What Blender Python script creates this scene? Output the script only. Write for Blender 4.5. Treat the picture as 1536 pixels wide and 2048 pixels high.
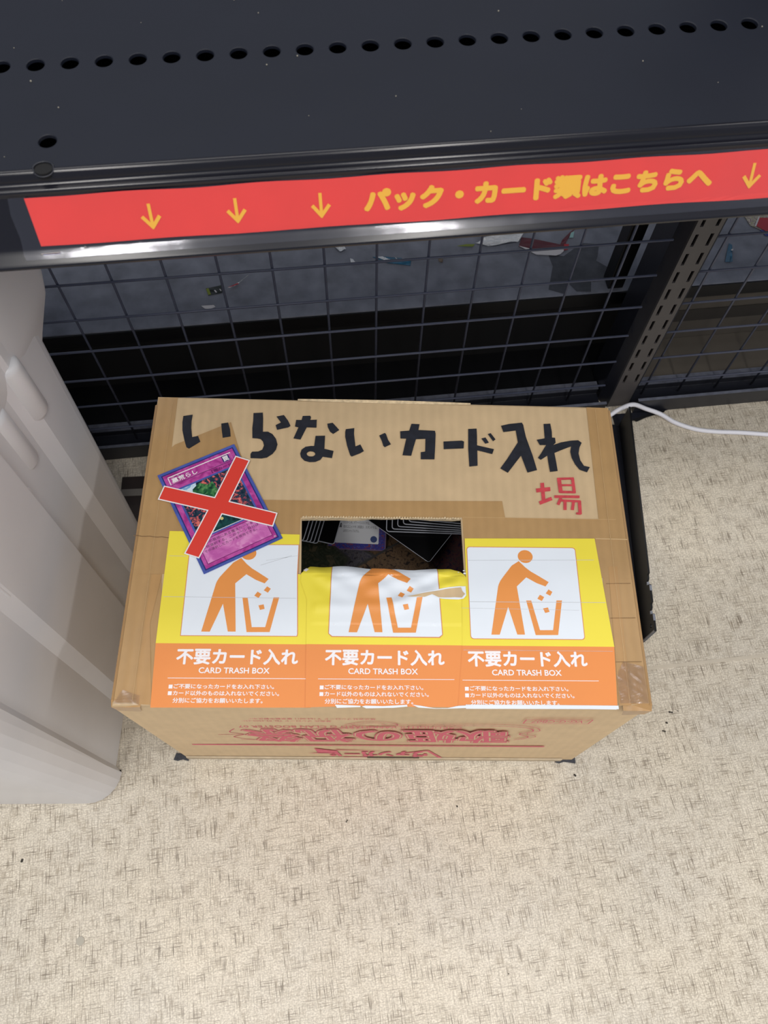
import bpy, bmesh, math, random
from mathutils import Vector, Matrix, Euler
from mathutils.geometry import tessellate_polygon

DATA = {"cam":[1574.895791,-0.00804,-0.119021,0.834762,0.44529,-0.016164,0.003815,0.261927,0.258954],"O":[0.29758,0.43116,0.0],"top":[[-196.1,-1.4],[195.9,1.7],[195.6,259.4],[-196.6,265.0]],"bot":[[-195.2,0.1],[196.7,0.0]],"mkring":[[[-58.0,226.2],[-50.0,226.5],[-50.1,213.7],[-42.3,211.7],[-43.5,204.8],[-51.2,206.0],[-53.0,203.0],[-57.2,201.0],[-61.9,200.7],[-66.3,202.0],[-69.3,205.2],[-70.2,208.8],[-69.2,212.7],[-65.9,215.5],[-61.7,216.3],[-58.8,216.3]],[[-57.5,208.6],[-57.9,207.4],[-59.2,206.4],[-61.0,206.1],[-62.9,206.4],[-64.2,207.3],[-64.8,208.6],[-64.3,209.8],[-63.0,210.8],[-61.2,211.1],[-59.4,210.8],[-58.1,209.9]]],"mk":[[[-171.7,244.4],[-163.9,245.9],[-164.2,239.4],[-163.7,232.6],[-162.0,223.6],[-157.1,224.8],[-154.6,219.1],[-163.4,212.3],[-165.6,213.6],[-168.2,220.8],[-170.9,230.2],[-171.8,238.2]],[[-138.7,237.3],[-133.0,238.4],[-130.8,231.9],[-129.6,224.6],[-136.2,223.2],[-137.7,230.7]],[[-112.1,248.2],[-104.2,248.8],[-103.5,242.5],[-102.8,229.7],[-98.5,229.8],[-94.5,227.4],[-91.3,222.9],[-89.7,217.4],[-90.6,212.4],[-93.2,208.2],[-97.8,204.6],[-102.0,203.7],[-111.3,203.9],[-111.6,207.9],[-110.5,210.1],[-105.3,210.4],[-102.1,212.2],[-100.9,216.1],[-102.0,220.0],[-104.2,222.4],[-107.2,223.0],[-111.2,223.2],[-112.0,233.3],[-111.8,240.1]],[[-92.2,245.0],[-86.0,246.6],[-82.2,241.1],[-79.7,235.8],[-81.4,234.3],[-90.9,231.7],[-92.4,236.4],[-88.1,239.1]],[[-69.8,245.9],[-63.5,246.2],[-62.6,244.5],[-63.3,242.0],[-57.6,242.3],[-57.6,234.3],[-65.9,234.5],[-70.6,222.4],[-76.6,223.4],[-72.9,234.4],[-75.9,235.2],[-75.2,241.8],[-70.6,241.8]],[[-48.5,238.4],[-44.0,239.4],[-38.1,232.3],[-43.1,228.3],[-45.8,230.3],[-47.9,234.8]],[[-32.5,233.2],[-25.4,234.3],[-25.5,228.7],[-24.8,222.5],[-24.1,216.3],[-20.0,218.3],[-16.9,211.9],[-20.0,209.7],[-26.9,206.5],[-28.3,207.7],[-31.2,217.2],[-32.9,225.7],[-33.0,230.6]],[[-4.1,227.3],[0.6,229.9],[1.7,228.6],[3.3,223.3],[5.8,218.8],[0.6,215.9],[-0.5,217.1],[-2.0,222.3]],[[23.4,239.3],[30.3,239.0],[29.2,233.2],[43.3,232.6],[43.8,229.7],[43.2,218.1],[42.2,204.7],[30.8,204.6],[30.9,211.5],[34.6,212.1],[35.1,224.5],[27.0,224.1],[24.8,216.0],[22.8,207.9],[15.5,208.3],[18.8,224.5],[13.9,224.6],[13.7,231.7],[21.4,232.5]],[[50.3,222.1],[56.8,222.6],[65.9,223.2],[67.7,222.3],[67.1,215.6],[50.3,214.6]],[[71.8,234.8],[79.0,235.3],[79.0,228.1],[78.6,218.8],[92.7,215.2],[91.0,210.4],[78.6,213.9],[78.1,199.1],[71.2,198.2],[71.0,215.1]],[[82.6,225.5],[86.2,226.6],[88.8,221.5],[85.7,220.4]],[[88.3,230.0],[90.8,230.9],[94.6,224.8],[92.4,222.9]],[[100.1,238.4],[107.2,240.3],[118.2,241.8],[119.2,239.6],[120.6,227.8],[125.1,209.0],[127.6,195.6],[119.4,193.1],[115.2,209.3],[103.0,192.7],[97.0,196.8],[103.5,206.2],[113.4,222.1],[112.4,233.8],[101.7,232.1]],[[136.8,240.7],[142.6,241.1],[143.2,233.3],[142.9,227.2],[145.5,227.1],[145.5,222.1],[143.2,219.9],[150.1,222.6],[158.6,224.4],[165.0,224.9],[167.7,222.4],[165.4,218.0],[164.0,212.0],[164.8,205.3],[167.3,200.2],[172.1,199.0],[169.2,194.0],[163.2,196.4],[160.0,201.4],[157.7,207.7],[157.1,213.6],[158.4,218.8],[150.2,215.3],[143.6,212.2],[144.3,203.3],[144.8,194.9],[138.3,194.0],[137.6,203.2],[137.4,209.6],[131.5,205.4],[129.3,207.3],[132.0,211.2],[137.2,219.8],[131.9,219.7],[129.7,224.9],[136.6,226.4]]],"red":[[[129.3,183.4],[129.2,167.2],[132.2,167.5],[132.4,183.8]],[[125.4,174.6],[137.1,176.1],[137.1,179.8],[125.3,178.3]],[[127.5,163.4],[138.0,167.8],[137.2,170.8],[126.7,166.4]],[[143.5,186.4],[143.9,174.5],[147.2,175.1],[146.8,186.9]],[[143.5,186.4],[157.5,187.0],[157.6,189.1],[143.6,188.5]],[[155.2,187.8],[155.5,174.3],[158.0,174.8],[157.7,188.3]],[[145.9,180.7],[156.1,180.8],[156.3,182.6],[146.0,182.5]],[[144.9,174.2],[157.6,174.1],[157.8,176.3],[145.1,176.5]],[[139.8,169.7],[160.4,169.7],[160.7,172.2],[140.0,172.2]],[[144.0,170.1],[141.0,164.1],[143.2,163.0],[146.2,169.0]],[[144.2,166.5],[160.7,165.8],[161.0,167.8],[144.4,168.5]],[[158.6,167.2],[158.1,154.9],[160.8,155.1],[161.4,167.4]],[[156.1,155.0],[159.8,154.6],[160.2,156.6],[156.4,156.9]],[[146.9,166.8],[146.2,158.8],[148.7,158.8],[149.5,166.8]],[[154.0,167.0],[152.2,159.0],[154.6,158.7],[156.4,166.7]]],"pic":[[[40.6,63.4],[45.4,58.2],[49.6,54.7],[55.5,51.0],[63.1,46.0],[60.3,42.4],[53.3,45.2],[45.6,49.8],[37.6,42.2],[41.2,3.7],[35.3,3.7],[29.7,25.6],[21.8,3.5],[15.4,3.5],[22.8,41.9],[23.5,44.0],[24.9,46.8],[27.6,50.5],[34.7,59.5]],[[44.1,30.8],[48.1,30.8],[53.0,7.3],[63.1,7.4],[67.9,31.1],[72.2,31.1],[66.7,3.6],[49.4,3.4]],[[62.4,40.0],[65.3,38.0],[63.3,34.8],[60.0,36.7]],[[55.3,35.6],[58.5,33.7],[56.4,30.5],[53.0,32.3]],[[56.8,24.5],[60.7,25.4],[61.7,21.8],[58.2,20.9]]],"X":[[-179.1,176.1],[-137.2,166.2],[-123.5,204.8],[-111.1,200.6],[-124.3,162.6],[-85.3,152.6],[-88.2,140.3],[-129.5,150.7],[-144.0,112.4],[-156.2,116.3],[-142.1,153.8],[-182.7,163.4]],"card":[[-186.0,185.7],[-125.8,216.4],[-80.0,130.7],[-139.1,99.6]],"hole":[[-64.3,101.6],[63.4,101.6],[62.5,150.3],[-66.2,149.3]],"s2top":[[-63.8,97.2],[-64.0,101.3],[-57.8,109.6],[-41.3,109.3],[-26.8,109.2],[-18.0,108.5],[-11.2,107.0],[2.4,104.8],[12.0,106.2],[23.7,105.5],[43.1,106.3],[52.8,106.8],[59.5,104.6],[63.3,100.5],[63.7,100.0]],"tear":[[16.2,81.5],[33.0,86.3],[48.4,89.1],[63.4,91.5],[63.7,84.2],[61.5,81.4],[57.7,80.6],[45.3,81.0],[41.0,81.6],[37.7,83.6],[31.0,81.7],[21.5,80.8]],"brown":[[18.1,81.9],[33.9,85.1],[48.4,88.1],[59.8,90.0],[60.8,87.2],[62.8,85.2],[60.1,82.0],[54.9,82.3],[42.5,81.8],[37.3,83.8],[31.5,81.5],[21.9,81.6]],"fringe2":[[[-34.7,0.2],[-22.6,-0.2],[-16.2,-0.5],[-16.2,-1.4],[-33.1,-2.1]],[[-15.1,-1.0],[-12.8,-0.3],[0.0,-0.6],[17.4,0.5],[17.8,-0.8],[7.6,-1.8],[-12.0,-2.3]],[[20.8,0.6],[27.2,-0.1],[36.3,-1.7],[38.5,-1.9],[46.9,-1.7],[53.0,-0.3],[63.3,0.4],[63.2,-1.4],[47.6,-2.1],[37.8,-2.2],[25.7,-1.5]]],"fringe3":[[[48.7,-1.4],[54.7,0.1],[68.6,0.8],[104.5,0.5],[138.3,-0.3],[158.2,-0.6],[169.1,-0.1],[169.3,-1.8],[138.2,-1.5],[88.5,-0.6],[65.6,-0.8],[54.6,-1.4]]],"untape":[[-178.7,263.7],[175.6,260.1],[174.1,150.7],[98.2,151.6],[96.7,166.5],[-52.0,165.2],[-100.8,165.5],[-120.6,209.7],[-130.7,239.0],[-175.7,216.2]],"seamL":[[-198.3,132.4],[-169.6,131.0]],"seamR":[[169.4,133.8],[198.2,133.3]],"front":{},"sign":[[-508.3,-0.0],[-116.2,1.9],[-109.1,27.3],[-508.3,24.8]],"deb":{"strip":[[-488.7,123.8],[-469.3,127.1],[-467.9,116.6],[-486.0,113.3]],"sliver":[[-463.8,121.4],[-449.9,128.8],[-439.2,139.0],[-446.9,132.3],[-455.7,124.2]],"paper":[[-494.1,99.0],[-480.1,99.0],[-478.5,96.0],[-484.7,93.7],[-490.3,95.0]],"foilA":[[-339.4,176.7],[-326.6,173.9],[-324.4,165.9],[-331.9,161.9],[-336.1,167.8]],"foilB":[[-321.0,151.6],[-317.6,150.5],[-314.3,142.5],[-320.2,142.3]],"blue":[[-294.5,152.1],[-282.8,151.7],[-249.9,144.6],[-251.8,134.9],[-278.1,141.3]],"crumb":[[-218.3,142.3],[-212.7,140.2],[-213.9,135.7],[-217.9,136.9]],"wrap":[[-171.6,158.8],[-161.4,165.7],[-126.5,174.2],[-108.6,172.5],[-119.9,157.7],[-148.3,154.1]],"green":[[-194.5,157.9],[-182.2,159.8],[-171.6,158.8],[-175.2,155.2]],"maroon":[[-120.5,151.4],[-114.3,165.1],[-103.2,162.4],[-70.6,149.7],[-66.0,157.2],[-54.4,168.0],[-47.2,173.0],[-62.4,153.6],[-68.0,139.2],[-99.6,140.8]],"white":[[-120.9,152.2],[-99.3,142.3],[-77.0,142.4],[-74.5,145.3],[-67.4,144.6],[-68.7,138.5],[-73.9,134.3],[-79.1,132.5],[-102.3,136.3]],"pack":[[163.2,175.5],[197.7,176.3],[185.8,140.6],[178.2,147.8],[166.1,157.1]],"packb":[[175.4,148.9],[188.9,150.0],[184.8,137.5],[179.2,139.7]],"blue2":[[131.2,131.6],[133.9,128.1],[126.6,103.0],[117.5,103.1]]}}

# ------------------------------------------------------------------ camera, world, lights, exposure
SC = bpy.context.scene
for o in list(bpy.data.objects): bpy.data.objects.remove(o)
COL = SC.collection
cam = bpy.data.cameras.new('camera'); camo = bpy.data.objects.new('camera', cam); COL.objects.link(camo)
f_, cx, cy, cz, rx, ry, rz = DATA['cam'][:7]
camo.location = (cx, cy, cz); camo.rotation_euler = Euler((rx, ry, rz), 'XYZ')
cam.sensor_fit = 'VERTICAL'; cam.sensor_height = 24.0; cam.lens = 24.0*f_/2048.0
cam.clip_start = 0.02; cam.clip_end = 30
cam.dof.use_dof = True; cam.dof.focus_distance = 0.68; cam.dof.aperture_fstop = 10.0
SC.camera = camo

GY = math.radians(6.7)                       # the rack stands turned by this much
GO = Vector((DATA['O'][0], DATA['O'][1], 0.0))
GM = Matrix.Translation(GO) @ Matrix.Rotation(GY, 4, 'Z')
def gw(x, y, z=0.0): return GM @ Vector((x, y, z))

world = bpy.data.worlds.new('shop_air'); SC.world = world; world.use_nodes = True
bg = world.node_tree.nodes['Background']; bg.inputs[0].default_value = (0.80, 0.86, 1.0, 1); bg.inputs[1].default_value = 0.335
def area(name, loc, sx, sy, power, col, target):
    l = bpy.data.lights.new(name, 'AREA'); l.shape = 'RECTANGLE'; l.size = sx; l.size_y = sy; l.energy = power; l.color = col
    o = bpy.data.objects.new(name, l); COL.objects.link(o); o.location = loc
    d = Vector(target)-Vector(loc); o.rotation_euler = d.to_track_quat('-Z', 'Y').to_euler(); return o
def ceil(name, x, y, sx, sy, power, col=(1.0, 0.965, 0.92)):
    l = bpy.data.lights.new(name, 'AREA'); l.shape = 'RECTANGLE'; l.size = sx; l.size_y = sy; l.energy = power; l.color = col
    o = bpy.data.objects.new(name, l); COL.objects.link(o); o.location = gw(x, y, 2.65); o.rotation_euler = (0, 0, GY); return o
for lx, lw in ((-3.2, 0.25), (-1.05, 0.25), (0.06, 0.16), (2.2, 0.25)):
    ceil('ceiling_light', lx, -1.50, lw, 2.0, 27.5)
ceil('ceiling_light', 0.0, 0.98, 3.4, 0.50, 22)
SC.view_settings.view_transform = 'Standard'; SC.view_settings.look = 'None'
SC.view_settings.gamma = 1.0; SC.view_settings.use_curve_mapping = False
SC.view_settings.exposure = 0.0

# ------------------------------------------------------------------ helpers
def s2l(c):
    c = c/255.0
    return c/12.92 if c <= 0.04045 else ((c+0.055)/1.055)**2.4
def rgb(r, g, b, k=1.0): return (min(1, s2l(r)*k), min(1, s2l(g)*k), min(1, s2l(b)*k), 1.0)
def mat(name, col, rough=0.6, metal=0.0, coat=0.0, spec=0.5, noise=None, bump=None, alpha=1.0, trans=0.0, coatr=0.1):
    """noise=(scale, amount[, detail]) mottles the colour; bump=(scale, strength, distance)"""
    m = bpy.data.materials.new(name); m.use_nodes = True
    nt = m.node_tree; b = nt.nodes['Principled BSDF']
    b.inputs['Base Color'].default_value = col; b.inputs['Roughness'].default_value = rough
    b.inputs['Metallic'].default_value = metal; b.inputs['Coat Weight'].default_value = coat
    b.inputs['Coat Roughness'].default_value = coatr
    b.inputs['Specular IOR Level'].default_value = spec; b.inputs['Alpha'].default_value = alpha
    b.inputs['Transmission Weight'].default_value = trans
    tc = nt.nodes.new('ShaderNodeTexCoord')
    if noise:
        n = nt.nodes.new('ShaderNodeTexNoise'); n.inputs['Scale'].default_value = noise[0]; n.inputs['Detail'].default_value = noise[2] if len(noise) > 2 else 5
        nt.links.new(tc.outputs['Object'], n.inputs['Vector'])
        r = nt.nodes.new('ShaderNodeMapRange'); r.inputs[1].default_value = 0.25; r.inputs[2].default_value = 0.75
        r.inputs[3].default_value = 1-noise[1]; r.inputs[4].default_value = 1+noise[1]
        nt.links.new(n.outputs['Fac'], r.inputs[0])
        v = nt.nodes.new('ShaderNodeVectorMath'); v.operation = 'SCALE'; v.inputs[0].default_value = col[:3]
        nt.links.new(r.outputs[0], v.inputs['Scale']); nt.links.new(v.outputs[0], b.inputs['Base Color'])
    if bump:
        n = nt.nodes.new('ShaderNodeTexNoise'); n.inputs['Scale'].default_value = bump[0]; n.inputs['Detail'].default_value = 3
        nt.links.new(tc.outputs['Object'], n.inputs['Vector'])
        u = nt.nodes.new('ShaderNodeBump'); u.inputs['Strength'].default_value = bump[1]; u.inputs['Distance'].default_value = bump[2]
        nt.links.new(n.outputs['Fac'], u.inputs['Height']); nt.links.new(u.outputs[0], b.inputs['Normal'])
    return m
def tag(o, label=None, cat=None, group=None, kind=None):
    if label: o['label'] = label
    if cat: o['category'] = cat
    if group: o['group'] = group
    if kind: o['kind'] = kind
    return o
def empty(name, label, cat, loc=(0, 0, 0), rz=0.0, group=None):
    o = bpy.data.objects.new(name, None); COL.objects.link(o); o.location = loc; o.rotation_euler = (0, 0, rz)
    o.empty_display_size = 0.02
    return tag(o, label, cat, group)
def link(name, bm, mats, parent=None, smooth=False, bevel=0.0, seg=2):
    me = bpy.data.meshes.new(name)
    bmesh.ops.recalc_face_normals(bm, faces=bm.faces)
    bm.to_mesh(me); bm.free()
    for m in (mats if isinstance(mats, (list, tuple)) else [mats]): me.materials.append(m)
    if smooth:
        for p in me.polygons: p.use_smooth = True
    o = bpy.data.objects.new(name, me); COL.objects.link(o)
    if parent: o.parent = parent
    if bevel:
        b = o.modifiers.new('bevel', 'BEVEL'); b.width = bevel; b.segments = seg; b.limit_method = 'ANGLE'; b.angle_limit = math.radians(40)
    return o
def box(bm, x0, x1, y0, y1, z0, z1, mi=0):
    v = [bm.verts.new((x, y, z)) for z in (z0, z1) for y in (y0, y1) for x in (x0, x1)]
    for q in ((0, 1, 3, 2), (4, 6, 7, 5), (0, 4, 5, 1), (2, 3, 7, 6), (0, 2, 6, 4), (1, 5, 7, 3)):
        f = bm.faces.new([v[i] for i in q]); f.material_index = mi
    return v
def prism(bm, pts, z0, z1, mi=0):
    """closed outline of (x, y) points given a thickness"""
    tri = tessellate_polygon([[Vector((x, y, 0)) for x, y in pts]])
    lo = [bm.verts.new((x, y, z0)) for x, y in pts]; hi = [bm.verts.new((x, y, z1)) for x, y in pts]
    n = len(pts)
    for t in tri:
        try:
            bm.faces.new([hi[i] for i in t]).material_index = mi; bm.faces.new([lo[i] for i in reversed(t)]).material_index = mi
        except ValueError: pass
    for i in range(n):
        bm.faces.new([lo[i], lo[(i+1) % n], hi[(i+1) % n], hi[i]]).material_index = mi
def sweep(bm, prof, x0, x1, mi=0, closed=True):
    """profile of (y, z) points swept along x"""
    a = [bm.verts.new((x0, y, z)) for y, z in prof]; b = [bm.verts.new((x1, y, z)) for y, z in prof]
    n = len(prof)
    for i in range(n if closed else n-1):
        bm.faces.new([a[i], a[(i+1) % n], b[(i+1) % n], b[i]]).material_index = mi
    if closed:
        bm.faces.new(a).material_index = mi; bm.faces.new(b[::-1]).material_index = mi
def tube(bm, pts, r, seg=8, caps=True, mi=0):
    pts = [Vector(p) for p in pts]; rings = []
    up = Vector((0, 0, 1))
    for i, p in enumerate(pts):
        t = (pts[min(i+1, len(pts)-1)]-pts[max(i-1, 0)]).normalized()
        a = t.cross(up)
        if a.length < 0.05: a = t.cross(Vector((1, 0, 0)))
        a.normalize(); b = t.cross(a).normalized()
        rings.append([bm.verts.new(p+a*r*math.cos(k*2*math.pi/seg)+b*r*math.sin(k*2*math.pi/seg)) for k in range(seg)])
    for i in range(len(rings)-1):
        for k in range(seg):
            bm.faces.new([rings[i][k], rings[i][(k+1) % seg], rings[i+1][(k+1) % seg], rings[i+1][k]]).material_index = mi
    if caps:
        bm.faces.new(rings[0]); bm.faces.new(rings[-1][::-1])
def catmull(P, n=6):
    P = [Vector(p) for p in P]; out = []
    for i in range(len(P)-1):
        a, b, c, d = P[max(i-1, 0)], P[i], P[i+1], P[min(i+2, len(P)-1)]
        for k in range(n):
            t = k/n
            out.append(0.5*((2*b)+(-a+c)*t+(2*a-5*b+4*c-d)*t*t+(-a+3*b-3*c+d)*t**3))
    out.append(P[-1]); return out
MM = 0.001
class Ink:
    """flat printed or drawn shapes on a plane; fn maps (u, v) in mm and a lift to a 3D point"""
    def __init__(s, fn, step=None): s.bm = bmesh.new(); s.fn = fn; s.mats = []; s.step = step
    def mi(s, m):
        if m not in s.mats: s.mats.append(m)
        return s.mats.index(m)
    def poly(s, loops, m, lift):
        if not isinstance(loops[0][0], (list, tuple)): loops = [loops]
        vv = [[Vector((p[0], p[1], 0)) for p in l] for l in loops]
        tri = tessellate_polygon(vv); flat = [p for l in vv for p in l]
        s.tris(flat, tri, m, lift)
    def tris(s, flat, tri, m, lift):
        b = bmesh.new(); vs = [b.verts.new(p) for p in flat]
        for t in tri:
            try: b.faces.new([vs[i] for i in t])
            except ValueError: pass
        if s.step:
            xs = [p.x for p in flat]; ys = [p.y for p in flat]
            for ax, lo, hi in ((0, min(xs), max(xs)), (1, min(ys), max(ys))):
                c = math.ceil(lo/s.step)*s.step
                while c < hi:
                    co = Vector((0, 0, 0)); co[ax] = c; no = Vector((0, 0, 0)); no[ax] = 1
                    bmesh.ops.bisect_plane(b, geom=b.verts[:]+b.edges[:]+b.faces[:], plane_co=co, plane_no=no, dist=1e-5)
                    c += s.step
        k = s.mi(m); mp = {}
        for v in b.verts: mp[v] = s.bm.verts.new(s.fn(v.co.x, v.co.y, lift))
        for f in b.faces:
            s.bm.faces.new([mp[v] for v in f.verts]).material_index = k
        b.free()
    def rect(s, x0, y0, x1, y1, m, lift): s.poly([(x0, y0), (x1, y0), (x1, y1), (x0, y1)], m, lift)
    def rrect(s, x0, y0, x1, y1, r, m, lift):
        p = []
        for cx_, cy_, a0 in ((x1-r, y1-r, 0), (x0+r, y1-r, 90), (x0+r, y0+r, 180), (x1-r, y0+r, 270)):
            for k in range(5):
                a = math.radians(a0+k*22.5); p.append((cx_+r*math.cos(a), cy_+r*math.sin(a)))
        s.poly(p, m, lift)
    def disc(s, x, y, rx_, ry_, m, lift, n=24):
        s.poly([(x+rx_*math.cos(k*2*math.pi/n), y+ry_*math.sin(k*2*math.pi/n)) for k in range(n)], m, lift)
    def line(s, a, b, w, m, lift):
        a = Vector(a); b = Vector(b); t = (b-a).normalized(); n = Vector((-t.y, t.x))*w/2
        s.poly([tuple(a+n), tuple(b+n), tuple(b-n), tuple(a-n)], m, lift)
    def text(s, body, x0, y0, x1, y1, m, lift, bold=0.0, flip=False, shear=0.0, sp=1.0):
        """letters stretched to the rectangle x0..x1, y0..y1 (flip = turned upside down)"""
        c = bpy.data.curves.new('t', 'FONT'); c.body = body; c.shear = shear; c.resolution_u = 3; c.space_character = sp
        o = bpy.data.objects.new('t', c); COL.objects.link(o)
        dg = bpy.context.evaluated_depsgraph_get(); dg.update()
        me = bpy.data.meshes.new_from_object(o.evaluated_get(dg))
        bpy.data.objects.remove(o); bpy.data.curves.remove(c)
        X = [v.co.x for v in me.vertices]; Y = [v.co.y for v in me.vertices]
        ax, bx, ay, by = min(X), max(X), min(Y), max(Y)
        k = s.mi(m); n_ = 0
        offs = [(0.0, 0.0)]
        if bold:
            offs = [(bold*math.cos(q*math.pi/4), bold*math.sin(q*math.pi/4)) for q in range(8)]
            if bold > 0.6: offs += [(bold*0.5*math.cos(q*math.pi/2), bold*0.5*math.sin(q*math.pi/2)) for q in range(4)]
            x0, x1, y0, y1 = x0+bold*(1 if x1 > x0 else -1), x1-bold*(1 if x1 > x0 else -1), y0+bold*(1 if y1 > y0 else -1), y1-bold*(1 if y1 > y0 else -1)
        for dx, dy in offs:
            vs = []; n_ += 1
            for v in me.vertices:
                tx = (v.co.x-ax)/(bx-ax); ty = (v.co.y-ay)/(by-ay)
                if flip: tx = 1-tx; ty = 1-ty
                vs.append(s.bm.verts.new(s.fn(x0+(x1-x0)*tx+dx, y0+(y1-y0)*ty+dy, lift+n_*2e-6)))
            for p in me.polygons:
                try: s.bm.faces.new([vs[i] for i in p.vertices]).material_index = k
                except ValueError: pass
        bpy.data.meshes.remove(me)
    def done(s, name, parent):
        me = bpy.data.meshes.new(name); s.bm.to_mesh(me); s.bm.free()
        for m in s.mats: me.materials.append(m)
        o = bpy.data.objects.new(name, me); COL.objects.link(o); o.parent = parent
        return o

# ------------------------------------------------------------------ materials
def floor_material():
    m = bpy.data.materials.new('linen_vinyl'); m.use_nodes = True; nt = m.node_tree; N = nt.nodes; L = nt.links
    b = N['Principled BSDF']; tc = N.new('ShaderNodeTexCoord')
    mp = N.new('ShaderNodeMapping'); mp.inputs['Rotation'].default_value = (0, 0, -math.radians(2)); L.new(tc.outputs['Object'], mp.inputs[0])
    def noise(sx, sy, detail, off):
        k = N.new('ShaderNodeMapping'); k.inputs['Scale'].default_value = (sx, sy, 1); k.inputs['Location'].default_value = (off, off*1.7, 0); L.new(mp.outputs[0], k.inputs[0])
        n = N.new('ShaderNodeTexNoise'); n.inputs['Scale'].default_value = 1; n.inputs['Detail'].default_value = detail; L.new(k.outputs[0], n.inputs['Vector']); return n.outputs['Fac']
    def ramp(src, a, c, lo, hi):
        r = N.new('ShaderNodeMapRange'); r.inputs[1].default_value = a; r.inputs[2].default_value = c; r.inputs[3].default_value = lo; r.inputs[4].default_value = hi; L.new(src, r.inputs[0]); return r.outputs[0]
    def mul(a, c):
        k = N.new('ShaderNodeMath'); k.operation = 'MULTIPLY'; L.new(a, k.inputs[0]); L.new(c, k.inputs[1]); return k.outputs[0]
    h1 = ramp(noise(52, 1000, 1.2, 3.1), 0.60, 0.68, 0.0, 0.85); v1 = ramp(noise(1000, 40, 1.2, 7.7), 0.59, 0.67, 0.0, 1.0)
    h2 = ramp(noise(90, 1400, 2, 13.1), 0.50, 0.66, 0.0, 0.8); v2 = ramp(noise(1400, 80, 2, 17.7), 0.49, 0.66, 0.0, 1.0)
    patch = ramp(noise(70, 70, 2, 1.0), 0.40, 0.60, 0.35, 1.0)
    def add(a, c):
        k = N.new('ShaderNodeMath'); k.operation = 'ADD'; k.use_clamp = True; L.new(a, k.inputs[0]); L.new(c, k.inputs[1]); return k.outputs[0]
    dark = mul(add(h1, v1), patch)
    mid = mul(add(h2, v2), patch)
    mott = ramp(noise(560, 700, 4, 4.0), 0.38, 0.62, 0.0, 1.0)
    big = ramp(noise(9, 9, 3, 9.0), 0.3, 0.7, 0.0, 1.0)
    def mix(f, c1, c2):
        k = N.new('ShaderNodeMix'); k.data_type = 'RGBA'; L.new(f, k.inputs[0])
        for i, c in ((6, c1), (7, c2)):
            if isinstance(c, tuple): k.inputs[i].default_value = c
            else: L.new(c, k.inputs[i])
        return k.outputs[2]
    base = mix(mott, rgb(198, 187, 168), rgb(236, 226, 206))
    base = mix(big, base, mix(mott, rgb(192, 184, 170), rgb(228, 220, 204)))
    base = mix(mid, base, rgb(172, 160, 141))
    base = mix(dark, base, rgb(130, 119, 104))
    L.new(base, b.inputs['Base Color']); b.inputs['Roughness'].default_value = 0.34; b.inputs['Specular IOR Level'].default_value = 0.5
    bu = N.new('ShaderNodeBump'); bu.inputs['Strength'].default_value = 0.25; bu.inputs['Distance'].default_value = 0.0004
    L.new(noise(600, 600, 2, 2.0), bu.inputs['Height']); L.new(bu.outputs[0], b.inputs['Normal'])
    return m
def kraft_material(name, base, flute=0.05, rough=0.75, coat=0.0, wear=0.05, axis=0):
    """corrugated board: faint flute lines running front to back, mottled fibre, small scuffs"""
    m = bpy.data.materials.new(name); m.use_nodes = True; nt = m.node_tree; N = nt.nodes; L = nt.links
    b = N['Principled BSDF']; tc = N.new('ShaderNodeTexCoord')
    w = N.new('ShaderNodeTexWave'); w.inputs['Scale'].default_value = 38; w.inputs['Distortion'].default_value = 1.2; w.inputs['Detail'].default_value = 2; w.inputs['Detail Scale'].default_value = 3
    w.bands_direction = 'X' if axis == 0 else 'Z'
    L.new(tc.outputs['Object'], w.inputs['Vector'])
    n = N.new('ShaderNodeTexNoise'); n.inputs['Scale'].default_value = 55; n.inputs['Detail'].default_value = 8; L.new(tc.outputs['Object'], n.inputs['Vector'])
    n2 = N.new('ShaderNodeTexNoise'); n2.inputs['Scale'].default_value = 9; n2.inputs['Detail'].default_value = 4; L.new(tc.outputs['Object'], n2.inputs['Vector'])
    def ma(op, a, c):
        k = N.new('ShaderNodeMath'); k.operation = op
        for i, q in ((0, a), (1, c)):
            if isinstance(q, (int, float)): k.inputs[i].default_value = q
            else: L.new(q, k.inputs[i])
        return k.outputs[0]
    s = ma('ADD', ma('MULTIPLY', ma('SUBTRACT', w.outputs['Fac'], 0.5), flute), ma('MULTIPLY', ma('SUBTRACT', n.outputs['Fac'], 0.5), 0.22))
    s = ma('ADD', s, ma('MULTIPLY', ma('SUBTRACT', n2.outputs['Fac'], 0.5), wear*3)); s = ma('ADD', s, 1.0)
    v = N.new('ShaderNodeVectorMath'); v.operation = 'SCALE'; v.inputs[0].default_value = base[:3]; L.new(s, v.inputs['Scale']); L.new(v.outputs[0], b.inputs['Base Color'])
    b.inputs['Roughness'].default_value = rough; b.inputs['Coat Weight'].default_value = coat; b.inputs['Coat Roughness'].default_value = 0.22
    bu = N.new('ShaderNodeBump'); bu.inputs['Strength'].default_value = 0.35; bu.inputs['Distance'].default_value = 0.0006
    L.new(ma('ADD', w.outputs['Fac'], ma('MULTIPLY', n2.outputs['Fac'], 3.0)), bu.inputs['Height']); L.new(bu.outputs[0], b.inputs['Normal'])
    return m
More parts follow.
